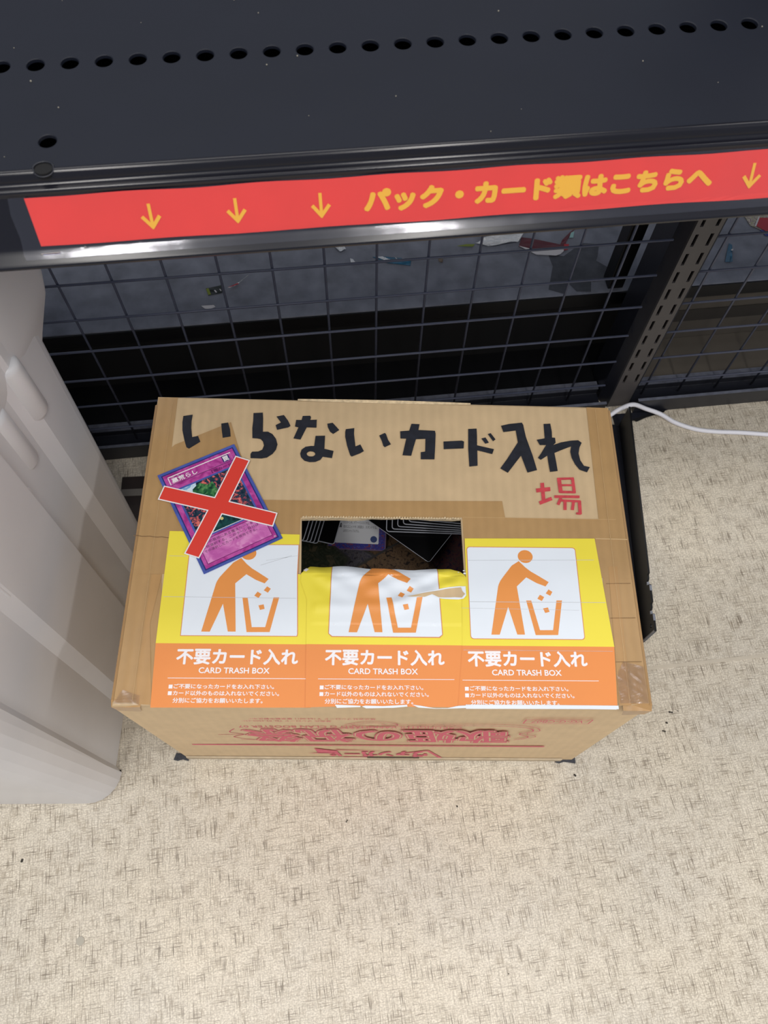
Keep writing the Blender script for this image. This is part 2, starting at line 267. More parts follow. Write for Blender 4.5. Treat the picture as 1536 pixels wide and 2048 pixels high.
def art_material(name, cols, scale, rough=0.35, coat=0.4):
    """generic printed picture: cells of several colours"""
    m = bpy.data.materials.new(name); m.use_nodes = True; nt = m.node_tree; N = nt.nodes; L = nt.links
    b = N['Principled BSDF']; tc = N.new('ShaderNodeTexCoord')
    n = N.new('ShaderNodeTexNoise'); n.inputs['Scale'].default_value = scale; n.inputs['Detail'].default_value = 4; n.inputs['Distortion'].default_value = 1.5; L.new(tc.outputs['Object'], n.inputs['Vector'])
    r = N.new('ShaderNodeValToRGB'); e = r.color_ramp.elements; e[0].position = 0.36; e[0].color = cols[0]; e[1].position = 0.64; e[1].color = cols[-1]
    for i, c in enumerate(cols[1:-1]): k = e.new(0.36+0.28*(i+1)/(len(cols)-1)); k.color = c
    L.new(n.outputs['Fac'], r.inputs[0]); L.new(r.outputs[0], b.inputs['Base Color'])
    b.inputs['Roughness'].default_value = rough; b.inputs['Coat Weight'].default_value = coat
    return m
M_FLOOR = floor_material()
M_METAL = mat('dark_powder_coated_steel', rgb(27, 29, 38), 0.36, noise=(160, 0.10), bump=(900, 0.12, 0.0002))
M_SHELF = mat('shelf_steel', rgb(18, 22, 34), 0.5, spec=0.35, noise=(30, 0.06), bump=(9, 0.4, 0.003))
M_RAIL = mat('price_rail_steel', rgb(22, 22, 30), 0.2, spec=0.5)
M_POST = mat('post_steel', rgb(74, 71, 72), 0.42, noise=(60, 0.06))
M_BLACK = mat('black_steel', rgb(8, 9, 13), 0.45, noise=(80, 0.1))
M_WIRE = mat('wire_coating', rgb(82, 87, 106), 0.35, noise=(70, 0.1))
M_DUSTY = mat('dusty_dark_deck', rgb(120, 124, 136), 0.7, noise=(45, 0.28, 8), bump=(200, 0.3, 0.001))
M_DUSTY2 = mat('dusty_rail', rgb(100, 104, 118), 0.75, noise=(120, 0.3, 8))
M_RUB = mat('dust_rubbed_off', rgb(66, 69, 77), 0.5, noise=(90, 0.35, 8))
M_DIMBROWN = mat('dim_underdeck_brown', rgb(92, 86, 78), 0.6, noise=(14, 0.15))  # dimness of the floor under the deck put into the colour
M_FLATBLK = mat('flat_black', rgb(9, 9, 11), 0.8)  # flat black, also painted in for shade under the deck and in holes
M_LITEDGE = mat('worn_metal_edge', rgb(150, 155, 168), 0.3, metal=0.3)
M_BIN = mat('white_bin_plastic', rgb(220, 219, 221), 0.34, spec=0.5, noise=(11, 0.05, 7), bump=(5, 0.15, 0.003))
M_KRAFT = kraft_material('kraft_board', rgb(200, 174, 136))
M_KRAFTV = kraft_material('kraft_board_lit_front', rgb(222, 194, 153), flute=0.03)  # lighter copy of the board, light from the front put into the colour
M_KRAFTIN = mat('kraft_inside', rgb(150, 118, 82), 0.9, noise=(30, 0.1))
M_TAPE = kraft_material('brown_packing_tape', rgb(176, 141, 95), flute=0.05, rough=0.4, coat=0.25, wear=0.09)
M_TAPE2 = kraft_material('doubled_packing_tape', rgb(180, 141, 92), flute=0.04, rough=0.35, coat=0.4, wear=0.09)
M_TORN = mat('torn_board_edge', rgb(214, 192, 156), 0.95, noise=(300, 0.25))
M_CREASE = mat('board_crease', rgb(120, 92, 62), 0.9)
M_CREASEL = mat('tape_ridge', rgb(200, 168, 122), 0.5)
M_PAPER = mat('white_paper', rgb(228, 235, 243), 0.5, spec=0.35, noise=(25, 0.025))
M_CREASEG = mat('grey_crease_line', rgb(190, 194, 200), 0.6)  # flat grey lines drawn along the paper creases
M_YEL = mat('yellow_print', rgb(238, 221, 70), 0.42, noise=(22, 0.03))
M_ORG = mat('orange_print', rgb(230, 142, 74), 0.42, noise=(22, 0.03))
M_ORG2 = mat('orange_pictogram', rgb(230, 148, 74), 0.45, noise=(30, 0.03))
M_OUT = mat('orange_outline', rgb(214, 140, 92), 0.45)
M_MARK = mat('black_marker', rgb(27, 30, 40), 0.55, noise=(180, 0.35))
M_REDM = mat('red_marker', rgb(197, 66, 74), 0.6, noise=(220, 0.18))
M_PINK = mat('pink_board_print', rgb(224, 104, 122), 0.7, noise=(260, 0.08))
M_XRED = mat('red_sticker', rgb(222, 66, 54), 0.4)
M_WHITE = mat('white_print', rgb(240, 236, 238), 0.4)
M_CBLUE = mat('blue_card_border', rgb(72, 90, 168), 0.4, noise=(120, 0.2))
M_CNAVY = mat('navy_card_line', rgb(38, 42, 112), 0.4)
M_CMAG = art_material('magenta_card_face', [rgb(150, 44, 122), rgb(176, 62, 148), rgb(196, 88, 168)], 90)
M_CPINK = art_material('pink_card_textbox', [rgb(190, 92, 168), rgb(206, 112, 182), rgb(222, 146, 200)], 80)
M_CMAGD = mat('dark_magenta_line', rgb(104, 34, 98), 0.4)
M_CART = art_material('card_picture', [rgb(20, 34, 58), rgb(34, 66, 74), rgb(44, 48, 84), rgb(190, 86, 84), rgb(226, 120, 110)], 240)
M_CARTG = art_material('card_picture_green', [rgb(16, 48, 44), rgb(40, 104, 60), rgb(94, 150, 92)], 160)
M_CARTB = art_material('card_picture_blue', [rgb(120, 172, 214), rgb(196, 222, 240), rgb(232, 242, 248)], 120)
M_CARTD = art_material('card_picture_teal', [rgb(10, 34, 42), rgb(20, 62, 66), rgb(28, 80, 76)], 110)
M_INK = mat('dark_ink', rgb(64, 30, 66), 0.5)
M_SIGN = mat('red_sign_paper', rgb(244, 66, 56), 0.45, noise=(40, 0.04))
M_SIGNY = mat('yellow_sign_ink', rgb(255, 194, 56), 0.45)
M_CABLE = mat('white_cable_sheath', rgb(244, 244, 252), 0.4, bump=(2500, 0.3, 0.0003))
M_FOIL = mat('silver_foil', rgb(225, 228, 232), 0.25, metal=0.25, bump=(300, 1.0, 0.002))
def film_material(scale=22, strength=0.35, rough=0.12, k0=0.03, dist=0.003):
    m = bpy.data.materials.new('clear_tape_film'); m.use_nodes = True; nt = m.node_tree; N = nt.nodes; L = nt.links
    out = N['Material Output']; N.remove(N['Principled BSDF'])
    t = N.new('ShaderNodeBsdfTransparent'); t.inputs[0].default_value = (0.97, 0.97, 0.98, 1)
    g = N.new('ShaderNodeBsdfGlossy'); g.inputs['Roughness'].default_value = rough; g.inputs[0].default_value = (0.9, 0.9, 1.0, 1)
    fr = N.new('ShaderNodeFresnel'); fr.inputs[0].default_value = 1.5
    tc = N.new('ShaderNodeTexCoord'); n = N.new('ShaderNodeTexNoise'); n.inputs['Scale'].default_value = scale; n.inputs['Detail'].default_value = 2; L.new(tc.outputs['Object'], n.inputs['Vector'])
    bu = N.new('ShaderNodeBump'); bu.inputs['Strength'].default_value = strength; bu.inputs['Distance'].default_value = dist; L.new(n.outputs['Fac'], bu.inputs['Height'])
    L.new(bu.outputs[0], g.inputs['Normal']); L.new(bu.outputs[0], fr.inputs['Normal'])
    k = N.new('ShaderNodeMath'); k.operation = 'MULTIPLY_ADD'; k.inputs[1].default_value = 1.3; k.inputs[2].default_value = k0; k.use_clamp = True; L.new(fr.outputs[0], k.inputs[0])
    mx = N.new('ShaderNodeMixShader'); L.new(k.outputs[0], mx.inputs[0]); L.new(t.outputs[0], mx.inputs[1]); L.new(g.outputs[0], mx.inputs[2]); L.new(mx.outputs[0], out.inputs[0])
    return m
M_FILM = film_material()

# ------------------------------------------------------------------ setting: floor of vinyl sheets with a welded seam
floor = tag(bpy.data.objects.new('floor', None), kind='structure'); COL.objects.link(floor)
floor.location = GO; floor.rotation_euler = (0, 0, GY)
# tile rows: one seam crosses the view in front of the rack leg
rows = [(-2.16, -1.246), (-1.246, -0.332), (-0.332, 0.582), (0.582, 1.496)]
tb = bmesh.new(); T0 = 0.0003
box(tb, T0, 1.828-T0, T0, 0.914-T0, -0.004, 0.0)
tile = link('floor_tile', tb, M_FLOOR, floor); first = True
for j, (y0, y1) in enumerate(rows):
    for i in range(2):
        x0 = (-1.55, -1.15)[j % 2]+i*1.828
        o = tile if first else tile.copy()
        if not first: COL.objects.link(o)
        first = False; o.location = (x0, y0, 0)
sb = bmesh.new(); box(sb, -1.6, 2.4, -0.3340, -0.3305, -0.0004, 0.0003)
link('welded_seam', sb, mat('seam_weld', rgb(200, 190, 172), 0.5, noise=(60, 0.06)), floor)
ub = bmesh.new(); box(ub, -1.7, 2.5, -2.3, 1.6, -0.02, -0.004); link('subfloor', ub, M_FLATBLK, floor)

# ------------------------------------------------------------------ rack: upright posts, rails, base legs
rack = empty('display_rack', 'dark steel shop rack with a slotted upright post and base rails standing behind the carton', 'shelf rack', GO, GY)
def make_post(px):
    """slotted C-shaped upright; front face at y = 0 with two columns of slots"""
    bm = bmesh.new(); zt = 1.35; hw = 0.0132
    xs = [-hw, -0.0090, -0.0058, 0.0058, 0.0090, hw]
    zs = [0.0]; z = 0.0512
    while z < 0.75: zs += [z, z+0.0155]; z += 0.0248
    zs.append(zt)
    for k in range(len(zs)-1):
        slot = (k % 2 == 1)
        for i in range(5):
            if slot and i in (1, 3):
                # slot walls
                a, b_ = xs[i], xs[i+1]
                for (xa, za, xb, zb) in ((a, zs[k], b_, zs[k]), (a, zs[k+1], b_, zs[k+1]), (a, zs[k], a, zs[k+1]), (b_, zs[k], b_, zs[k+1])):
                    v = [bm.verts.new((px+xa, 0, za)), bm.verts.new((px+xb, 0, zb)), bm.verts.new((px+xb, 0.0025, zb)), bm.verts.new((px+xa, 0.0025, za))]
                    bm.faces.new(v)
                continue
            v = [bm.verts.new((px+xs[i], 0, zs[k])), bm.verts.new((px+xs[i+1], 0, zs[k])), bm.verts.new((px+xs[i+1], 0, zs[k+1])), bm.verts.new((px+xs[i], 0, zs[k+1]))]
            bm.faces.new(v)
    bmesh.ops.remove_doubles(bm, verts=bm.verts, dist=1e-5)
    return link('post_face', bm, M_POST, rack)
ZD_ = 0.1302
def post_body(px):
    bm = bmesh.new()
    prof = [(-0.0132, 0.0), (-0.0145, 0.0012), (-0.0225, 0.013), (-0.0225, 0.0295), (-0.0225, 0.049), (0.016, 0.049), (0.016, 0.002), (0.0132, 0.0)]
    a = [bm.verts.new((px+x, y, 0)) for x, y in prof]; b = [bm.verts.new((px+x, y, 1.35)) for x, y in prof]
    n = len(prof)
    for i in range(n-1): bm.faces.new([a[i], a[i+1], b[i+1], b[i]])
    bm.faces.new(b); 
    o = link('post_body', bm, M_METAL, rack)
    b2 = bmesh.new(); box(b2, px-0.030, px-0.012, 0.078, 0.098, ZD_, 1.3); box(b2, px-0.008, px+0.016, 0.050, 0.073, 0, 1.3)
    link('rear_post', b2, M_BLACK, rack, bevel=0.001)
make_post(0.0); post_body(0.0); make_post(-0.9); post_body(-0.9)
def rail(x0, x1):
    bm = bmesh.new()
    sweep(bm, [(-0.0125, 0.0), (-0.0125, 0.026), (-0.0095, 0.0268), (-0.0085, 0.026), (-0.0085, 0.006), (0.018, 0.006), (0.018, 0.014), (0.030, 0.014), (0.030, 0.0)], x0, x1)
    o = link('base_rail', bm, M_METAL, rack, bevel=0.0006)
    b2 = bmesh.new(); box(b2, x0, x1, 0.0185, 0.0298, 0.0142, 0.0150); box(b2, x0, x1, -0.0125, -0.0090, 0.0269, 0.0273)
    link('rail_top_strip', b2, M_DUSTY2, rack)
rail(-0.877, -0.0235); rail(0.0165, 0.88)
# foot gusset in front of the post
bm = bmesh.new(); prism(bm, [(-0.010, -0.0128), (0.062, -0.0128), (0.030, -0.020), (0.012, -0.0245), (0.003, -0.030), (-0.010, -0.030)], 0.0, 0.0022)
link('foot_gusset', bm, M_METAL, rack, bevel=0.0004)
bm = bmesh.new(); prism(bm, [(0.013, -0.0235), (0.050, -0.0150), (0.058, -0.0140), (0.056, -0.0165), (0.030, -0.0225), (0.018, -0.027)], 0.0024, 0.0034)
link('peeled_black_tape', bm, M_BLACK, rack)

# base leg: an upright web with hooked notches, turned slightly out of square
leg = empty('base_leg', 'black steel base leg with hooked notches on the floor beside the carton', 'rack leg', (0.2892, 0.1245, 0), math.radians(90-1.85))
LL = 0.278; hgt = 0.0425
def notch(x): return [(x, hgt), (x+0.0015, hgt-0.0075), (x+0.005, hgt-0.0105), (x+0.0065, hgt-0.0055), (x+0.0085, hgt-0.0035), (x+0.012, hgt-0.0035), (x+0.0135, hgt)]
outl = [(0, 0), (LL, 0), (LL, hgt)] + notch(0.052)[::-1] + notch(0.019)[::-1] + [(0.0, hgt)]
bm = bmesh.new()
holep = [(0.0085+0.0022*math.cos(a), hgt-0.0095+0.0032*math.sin(a)) for a in [k*math.pi/6 for k in range(12)]]
loops = [[Vector((x, z, 0)) for x, z in outl], [Vector((x, z, 0)) for x, z in holep]]
flat = [(v.x, v.y) for l in loops for v in l]; tri = tessellate_polygon(loops)
A = [bm.verts.new((x, 0.0, z)) for x, z in flat]; B = [bm.verts.new((x, 0.002, z)) for x, z in flat]
for t in tri:
    bm.faces.new([A[i] for i in t]); bm.faces.new([B[i] for i in reversed(t)])
n0 = len(outl)
for base_, n in ((0, n0), (n0, 12)):
    for i in range(n):
        j = base_+(i+1) % n; bm.faces.new([A[base_+i], A[j], B[j], B[base_+i]])
link('leg_web', bm, M_BLACK, leg)
bm = bmesh.new(); box(bm, 0.0, LL, 0.002, 0.013, 0.0, 0.0018)
link('leg_flange', bm, M_METAL, leg, bevel=0.0004)
bm = bmesh.new()
for kk_, (xa, xb, za, zb) in enumerate(((0.0205, 0.0240, hgt-0.0080, hgt-0.0060), (0.0535, 0.0570, hgt-0.0080, hgt-0.0060), (0.0, 0.0018, 0.004, 0.0405), (0.045, 0.051, hgt-0.0004, hgt+0.0003), (0.0115, 0.0185, hgt-0.0003, hgt+0.0003))):
    bm = bmesh.new(); box(bm, xa, xb, -0.0002, 0.0022, za, zb); link('chipped_paint', bm, M_LITEDGE, leg)

# ------------------------------------------------------------------ upper shelf with perforations and price rail
ZS = 0.55
shelf = empty('upper_shelf', 'dark grey metal shelf with a row of round holes, above the carton', 'shelf', GO, GY)
def ring_cell(bm, x0, x1, y0, y1, hx, hy, r, z, N=24):
    """rectangle with a round, rolled-rim hole"""
    sq = []
    for k in range(N):
        a = 2*math.pi*k/N; dx, dy = math.cos(a), math.sin(a)
        t = min(((x1-hx)/dx if dx > 1e-9 else (x0-hx)/dx if dx < -1e-9 else 1e9), ((y1-hy)/dy if dy > 1e-9 else (y0-hy)/dy if dy < -1e-9 else 1e9))
        sq.append((hx+dx*t, hy+dy*t))
    def loop(rr, zz): return [bm.verts.new((hx+rr*math.cos(2*math.pi*k/N), hy+rr*math.sin(2*math.pi*k/N), zz)) for k in range(N)]
    S = [bm.verts.new((x, y, z)) for x, y in sq]; rings = [loop(r+0.0006, z), loop(r+0.0001, z-0.0003), loop(r-0.0001, z-0.0018)]
    prev = S
    for R_ in rings:
        for k in range(N): bm.faces.new([prev[k], prev[(k+1) % N], R_[(k+1) % N], R_[k]])
        prev = R_
    corners = [(x0, y0), (x1, y0), (x1, y1), (x0, y1)]
    for cxx, cyy in corners:
        # fill the corner gap between two neighbouring square points
        for k in range(N):
            a, b = sq[k], sq[(k+1) % N]
            if (abs(a[0]-cxx) < 1e-9) != (abs(a[1]-cyy) < 1e-9) and ((abs(a[0]-cxx) < 1e-9 and abs(b[1]-cyy) < 1e-9) or (abs(a[1]-cyy) < 1e-9 and abs(b[0]-cxx) < 1e-9)):
                bm.faces.new([S[k], bm.verts.new((cxx, cyy, z)), S[(k+1) % N]])
bm = bmesh.new()
SX0, SX1 = -0.885, -0.002
pitch = 0.01832; hx0 = -0.506; hy = -0.0885; hh = 0.0105
n_l = int((hx0-SX0)/pitch); start = hx0-n_l*pitch-pitch/2
cnt = int((SX1-start)/pitch)
def quad(x0, x1, y0, y1, z=ZS): bm.faces.new([bm.verts.new(q) for q in ((x0, y0, z), (x1, y0, z), (x1, y1, z), (x0, y1, z))])
for k in range(cnt): ring_cell(bm, start+k*pitch, start+(k+1)*pitch, hy-hh, hy+hh, start+(k+0.5)*pitch, hy, 0.0048, ZS)
quad(SX0, start, hy-hh, hy+hh); quad(start+cnt*pitch, SX1, hy-hh, hy+hh); quad(SX0, SX1, hy+hh, -0.002)
YB = -0.1680
hX = -0.4955; hY = -0.1490
quad(SX0, hX-0.01, YB, hy-hh); quad(hX+0.01, SX1, YB, hy-hh)
quad(hX-0.01, hX+0.01, hY+0.008, hy-hh); ring_cell(bm, hX-0.01, hX+0.01, hY-0.008, hY+0.008, hX, hY, 0.0046, ZS); quad(hX-0.01, hX+0.01, YB, hY-0.008)
bmesh.ops.remove_doubles(bm, verts=bm.verts, dist=1e-5)
link('shelf_top', bm, M_SHELF, shelf)
# folded front: rounded nose, stepped ledge, then the sloping price rail
AY, AZ, BY, BZ = -0.1767, 0.540, -0.1876, 0.5177
ux, uz = (BY-AY), (BZ-AZ); ll = math.hypot(ux, uz); ux /= ll; uz /= ll
def face_pt(v): return (AY+ux*v*MM, AZ+uz*v*MM)
fy_, fz_ = face_pt(25.5)
LIP = [face_pt(-3), (fy_, fz_), (fy_-0.0010, fz_-0.0012), (fy_-0.0025, fz_-0.0025), (fy_-0.0043, fz_-0.0038), (fy_-0.0060, fz_-0.0052), (fy_-0.0070, fz_-0.0068), (fy_-0.0074, fz_-0.0082)]
def lip_pt(v, off):
    d = (v+3)*MM
    for (ya, za), (yb_, zb) in zip(LIP, LIP[1:]):
        l = math.hypot(yb_-ya, zb-za)
        if d <= l or (yb_, zb) == LIP[-1]:
            t = d/l; ny, nz = (zb-za)/l, -(yb_-ya)/l
            return ya+(yb_-ya)*t+ny*off, za+(zb-za)*t+nz*off
        d -= l
prof = [(-0.1680, ZS), (-0.1695, ZS+0.0002), (-0.1708, ZS-0.0004), (-0.1716, ZS-0.0016), (-0.1718, ZS-0.0050), (-0.1722, ZS-0.0062), (-0.1744, ZS-0.0066), (-0.1752, ZS-0.0063), (-0.1762, ZS-0.0066), (-0.1768, ZS-0.0078), (-0.1765, ZS-0.0092)]
prof += [face_pt(1), face_pt(22), face_pt(25.5)]
fy_, fz_ = face_pt(25.5)
prof += LIP[2:-2]
ey_, ez_ = fy_-0.0062, fz_-0.0055
prof += [(ey_-0.0008, ez_-0.0004), (ey_-0.0014, ez_-0.0012), (ey_-0.0012, ez_-0.0024), (ey_, ez_-0.0030), (ey_+0.0018, ez_-0.0026), (ey_+0.0070, ez_+0.0006)]
bm = bmesh.new(); sweep(bm, prof, SX0, SX1, closed=False)
fo = link('price_rail', bm, M_RAIL, shelf, smooth=True)
# second small hole at the bend: a black disc put in for its shade, with a rolled rim
bm = bmesh.new()
tube(bm, [(hX-0.0005+0.0050*math.cos(a), -0.1690+0.0042*math.sin(a), ZS-0.0001+(0.0008 if math.sin(a) > 0 else -0.0012*abs(math.sin(a)))) for a in [k*math.pi/10 for k in range(21)]], 0.0005, 6, False)
link('hole_rim', bm, M_METAL, shelf, smooth=True)
bm = bmesh.new(); prism(bm, [(hX-0.0005+0.0047*math.cos(a), -0.1690+0.0039*math.sin(a)) for a in [k*math.pi/10 for k in range(20)]], ZS-0.0030, ZS+0.0003)
link('hole_shade_disc', bm, M_FLATBLK, shelf)
bm = bmesh.new(); box(bm, SX0, SX1, -0.0045, -0.0025, 0.52, ZS-0.0002); link('rear_flange', bm, M_METAL, shelf)
bm = bmesh.new(); box(bm, SX0, SX1, -0.150, -0.030, 0.524, 0.5255); link('dark_hole_pan', bm, M_FLATBLK, shelf)  # black sheet added out of sight to keep the holes dark
bm = bmesh.new(); box(bm, -0.52, -0.47, -0.162, -0.1505, 0.524, 0.5255); link('dark_hole_lug', bm, M_FLATBLK, shelf)  # piece of the same added sheet, darkens the single hole
for bx_ in (-0.024, -0.872):
    bm = bmesh.new(); pr = [(-0.004, 0.548), (-0.004, 0.478), (-0.040, 0.498), (-0.150, 0.528), (-0.150, 0.548)]
    a = [bm.verts.new((bx_, y, z)) for y, z in pr]; b = [bm.verts.new((bx_+0.003, y, z)) for y, z in pr]
    bm.faces.new(a); bm.faces.new(b[::-1])
    for i in range(5): bm.faces.new([a[i], a[(i+1) % 5], b[(i+1) % 5], b[i]])
    link('shelf_bracket', bm, M_METAL, shelf)
bay2 = empty('upper_shelf', 'unseen dark metal shelf of the next bay, added to shade the floor right of the slotted post', 'shelf', GO, GY)  # out of view, added for the shade it throws on the floor
bm = bmesh.new(); box(bm, 0.002, 0.885, -0.168, -0.003, ZS-0.0015, ZS); link('shelf_top', bm, M_SHELF, bay2)
bm = bmesh.new(); sweep(bm, prof, 0.002, 0.885, closed=False); link('price_rail', bm, M_RAIL, bay2, smooth=True)
# shelf crumbs of dust
random.seed(5)
bm = bmesh.new()
for k in range(26):
    x = random.uniform(-0.52, -0.08); y = random.uniform(-0.165, -0.03); r = random.uniform(0.0002, 0.0006)
    bmesh.ops.create_icosphere(bm, subdivisions=1, radius=r, matrix=Matrix.Translation((x, y, ZS+r*0.5)))
tag(link('dust_specks', bm, mat('pale_dust', rgb(150, 145, 132), 0.9), shelf), kind='stuff')

# red paper sign under clear tape
def sp(u, v, lift=0.0):
    y, z = lip_pt(v, lift+0.0007+0.0002*math.sin(u*0.055))
    return Vector((u*MM, y, z))
sign = empty('sign_strip', 'long red paper strip with yellow Japanese lettering and arrows taped along the shelf edge', 'sign', GO, GY)
I = Ink(sp, step=6)
top = [(-508.3+(390/40)*k, 0.0+0.6*math.sin(k*0.9)*0.5+(1.2*k/40)) for k in range(0, 41)]
botm = [(-503.5+(395/40)*k, 24.8+0.3*math.sin(k*0.7)+(2.0*k/40)) for k in range(0, 41)]
top += [(-60, 1.6), (-14, 1.6)]; botm += [(-60, 27.4), (-14, 27.4)]
top[0] = (-508.8, 0.2); botm[0] = (-507.6, 24.8)
I.poly(top+botm[::-1], M_SIGN, 0.0)
I.done('sign_paper', sign)
I = Ink(sp)
I.text('パック・カード類はこちらへ', -336.5, 19.6, -144.5, 7.0, M_SIGNY, 0.0003, bold=0.85)
I.done('sign_lettering', sign)
def arrow(u, v0, v1):
    I.line((u, v0), (u, v1-1.5), 1.7, M_SIGNY, 0.0003)
    I.line((u-4.6, v1-6.2), (u+0.5, v1), 1.9, M_SIGNY, 0.00032); I.line((u+4.6, v1-6.2), (u-0.5, v1), 1.9, M_SIGNY, 0.00034)
for u, v0, v1 in ((-448, 6.8, 19.4), (-403.6, 7.1, 19.4), (-359.2, 7.5, 19.9), (-122.4, 7.6, 20.4), (-78, 7.8, 20.5), (-34, 7.8, 20.5)):
    I = Ink(sp); arrow(u, v0, v1); I.done('arrow', sign)
I = Ink(sp, step=1.0)
I.poly([(-516.6, -0.4), (-14, -0.4), (-14, 31.6), (-516.2, 31.8), (-517.3, 29), (-516.6, 20), (-517.6, 8)], M_FILM, 0.0006)
ct_ = I.done('clear_tape', sign)
for p_ in ct_.data.polygons: p_.use_smooth = True
tag(ct_, label='clear adhesive tape over the red paper')

# ------------------------------------------------------------------ wire mesh panels
def wire_panel(name, label, x0, x1, xs, z0=0.0369-0.048):
    p = empty(name, label, 'wire mesh', GO, GY)
    zv = 0.52
    vb = bmesh.new(); tube(vb, [(0, 0.0105, 0.0065), (0, 0.0105, zv)], 0.00125, 8)
    v0 = link('vertical_wire', vb, M_WIRE, p, smooth=True)
    for i, x in enumerate(xs):
        o = v0 if i == 0 else v0.copy()
        if i: COL.objects.link(o)
        o.location.x = x
    hb = bmesh.new(); tube(hb, [(x0, 0.0085, 0), (x1, 0.0085, 0)], 0.0013, 8)
    h0 = link('horizontal_wire', hb, M_WIRE, p, smooth=True)
    zz = [0.0369+0.04795*k for k in range(11)]
    for i, z in enumerate(zz):
        o = h0 if i == 0 else h0.copy()
        if i: COL.objects.link(o)
        o.location.z = z
    return p
S1 = 0.0484
wire_panel('wire_mesh_panel', 'black wire mesh panel behind the carton, left of the slotted post', -0.877, -0.0235, [-0.1125-S1*k for k in range(-1, 16)])
wire_panel('wire_mesh_panel', 'black wire mesh panel right of the slotted post above the white cable', 0.0165, 0.88, [0.0320+0.0478*k for k in range(18)])

# ------------------------------------------------------------------ far side of the rack: base deck and shelf
ZD = 0.13
deck = empty('rear_base_deck', 'dusty dark grey base shelf on the far side behind the wire mesh', 'shelf', GO, GY)
def deck_piece(x0, x1):
    bm = bmesh.new(); box(bm, x0, x1, 0.074, 0.46, ZD-0.018, ZD); o = link('deck_board', bm, M_DUSTY, deck, bevel=0.0008)
    bm = bmesh.new(); box(bm, x0, x1, 0.0722, 0.0738, ZD-0.020, ZD-0.0012); link('deck_flange', bm, M_BLACK, deck)
deck_piece(-0.88, 0.88)
# patches where the dust was rubbed away
I = Ink(lambda u, v, l: Vector((u*MM, v*MM, ZD+0.0003+l)))
I.poly([(-122, 148), (-88, 138), (-86, 118), (-98, 84), (-82, 76), (-74, 92), (-66, 78), (-50, 76), (-44, 100), (-30, 128), (-24, 146), (-44, 150), (-70, 132), (-84, 136)], M_RUB, 0)
I.poly([(-60, 118), (-34, 122), (-20, 108), (-26, 92), (-44, 90), (-60, 100)], M_RUB, 0.0001)
I.done('rubbed_patch', deck)
far = empty('rear_upper_shelf', 'dark shelf on the far side of the rack, hidden above the base deck', 'shelf', GO, GY)  # unseen shelf, built to throw shade on the deck
bm = bmesh.new(); box(bm, -0.88, 0.88, 0.092, 0.40, 0.52, 0.535); link('shelf_board', bm, M_METAL, far)
for k, (x0, x1, m) in enumerate(((-0.88, 0.0165, M_FLATBLK), (0.018, 0.88, M_DIMBROWN))):  # dark sheets put where only shaded floor lies under the deck
    kp = empty('shade_panel', ('black sheet added for the shade under the deck behind the carton', 'dark brown sheet added for the dim floor under the deck right of the slotted post')[k], 'panel', GO, GY)
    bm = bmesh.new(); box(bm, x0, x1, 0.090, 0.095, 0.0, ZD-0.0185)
    link('shade_board', bm, m, kp)
    if k == 1:
        bm = bmesh.new(); box(bm, x0, x1, 0.0885, 0.0898, 0.045, 0.066); link('shade_strip', bm, mat('darker_brown_strip', rgb(58, 54, 50), 0.6), kp)  # darker band of the dim floor, painted as a strip
    bm = bmesh.new(); box(bm, x0, x1 if k else -0.0235, 0.0305, 0.0895, 0.0, 0.010); link('shade_foot', bm, M_DIMBROWN if k else M_BLACK, kp)  # dark cover added in place of shade on the floor
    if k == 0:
        bm = bmesh.new(); box(bm, -0.0235, 0.0165, 0.074, 0.0895, 0.0, 0.012); box(bm, -0.0235, -0.0085, 0.050, 0.074, 0.0, 0.012); tag(link('shade_filler', bm, M_BLACK, kp), kind='stuff')  # dark filler standing in for shade on the floor by the post

# ------------------------------------------------------------------ litter on the deck
def litter(name, label, cat, key, m, h=0.0012, curl=0.0, extra=()):
    pts = DATA['deb'][key]; cxx = sum(q[0] for q in pts)/len(pts); cyy = sum(q[1] for q in pts)/len(pts)
    e = empty(name, label, cat, gw(cxx*MM, cyy*MM, ZD+0.0004), GY)
    bm = bmesh.new(); prism(bm, [((x-cxx)*MM, (y-cyy)*MM) for x, y in pts], 0.0, 0.0004)
    bmesh.ops.subdivide_edges(bm, edges=bm.edges[:], cuts=2, use_grid_fill=True)
    rr = random.Random(len(key)*7)
    for v in bm.verts:
        v.co.z += curl*abs(math.sin((v.co.x+v.co.y)*420+1))+h*rr.random()*0.4
    link('wrapper', bm, m, e)
    for nm, em, pp, lf in extra:
        I = Ink(lambda u, v, l: Vector(((u-cxx)*MM, (v-cyy)*MM, 0.0004+h*0.4+curl+l))); I.poly(pp, em, lf); I.done(nm, e)
    return e
def inner(key, a, b, c=0.0, d=1.0):
    P = DATA['deb'][key]; cxx = sum(q[0] for q in P)/len(P); cyy = sum(q[1] for q in P)/len(P)
    return P
M_DKG = mat('dark_green_wrapper', rgb(40, 46, 44), 0.3, noise=(150, 0.5))
M_BLUW = mat('blue_wrapper', rgb(24, 92, 124), 0.3, noise=(160, 0.4), coat=0.5)
M_MAR = mat('maroon_wrapper', rgb(88, 28, 40), 0.3, noise=(90, 0.25))
M_WPP = mat('torn_white_paper', rgb(205, 203, 206), 0.7)
M_REDW = mat('red_wrapper', rgb(170, 34, 48), 0.35)
M_GRNW = mat('green_wrapper', rgb(120, 134, 40), 0.4)
M_CRUMB = mat('brown_crumb', rgb(120, 108, 96), 0.9)
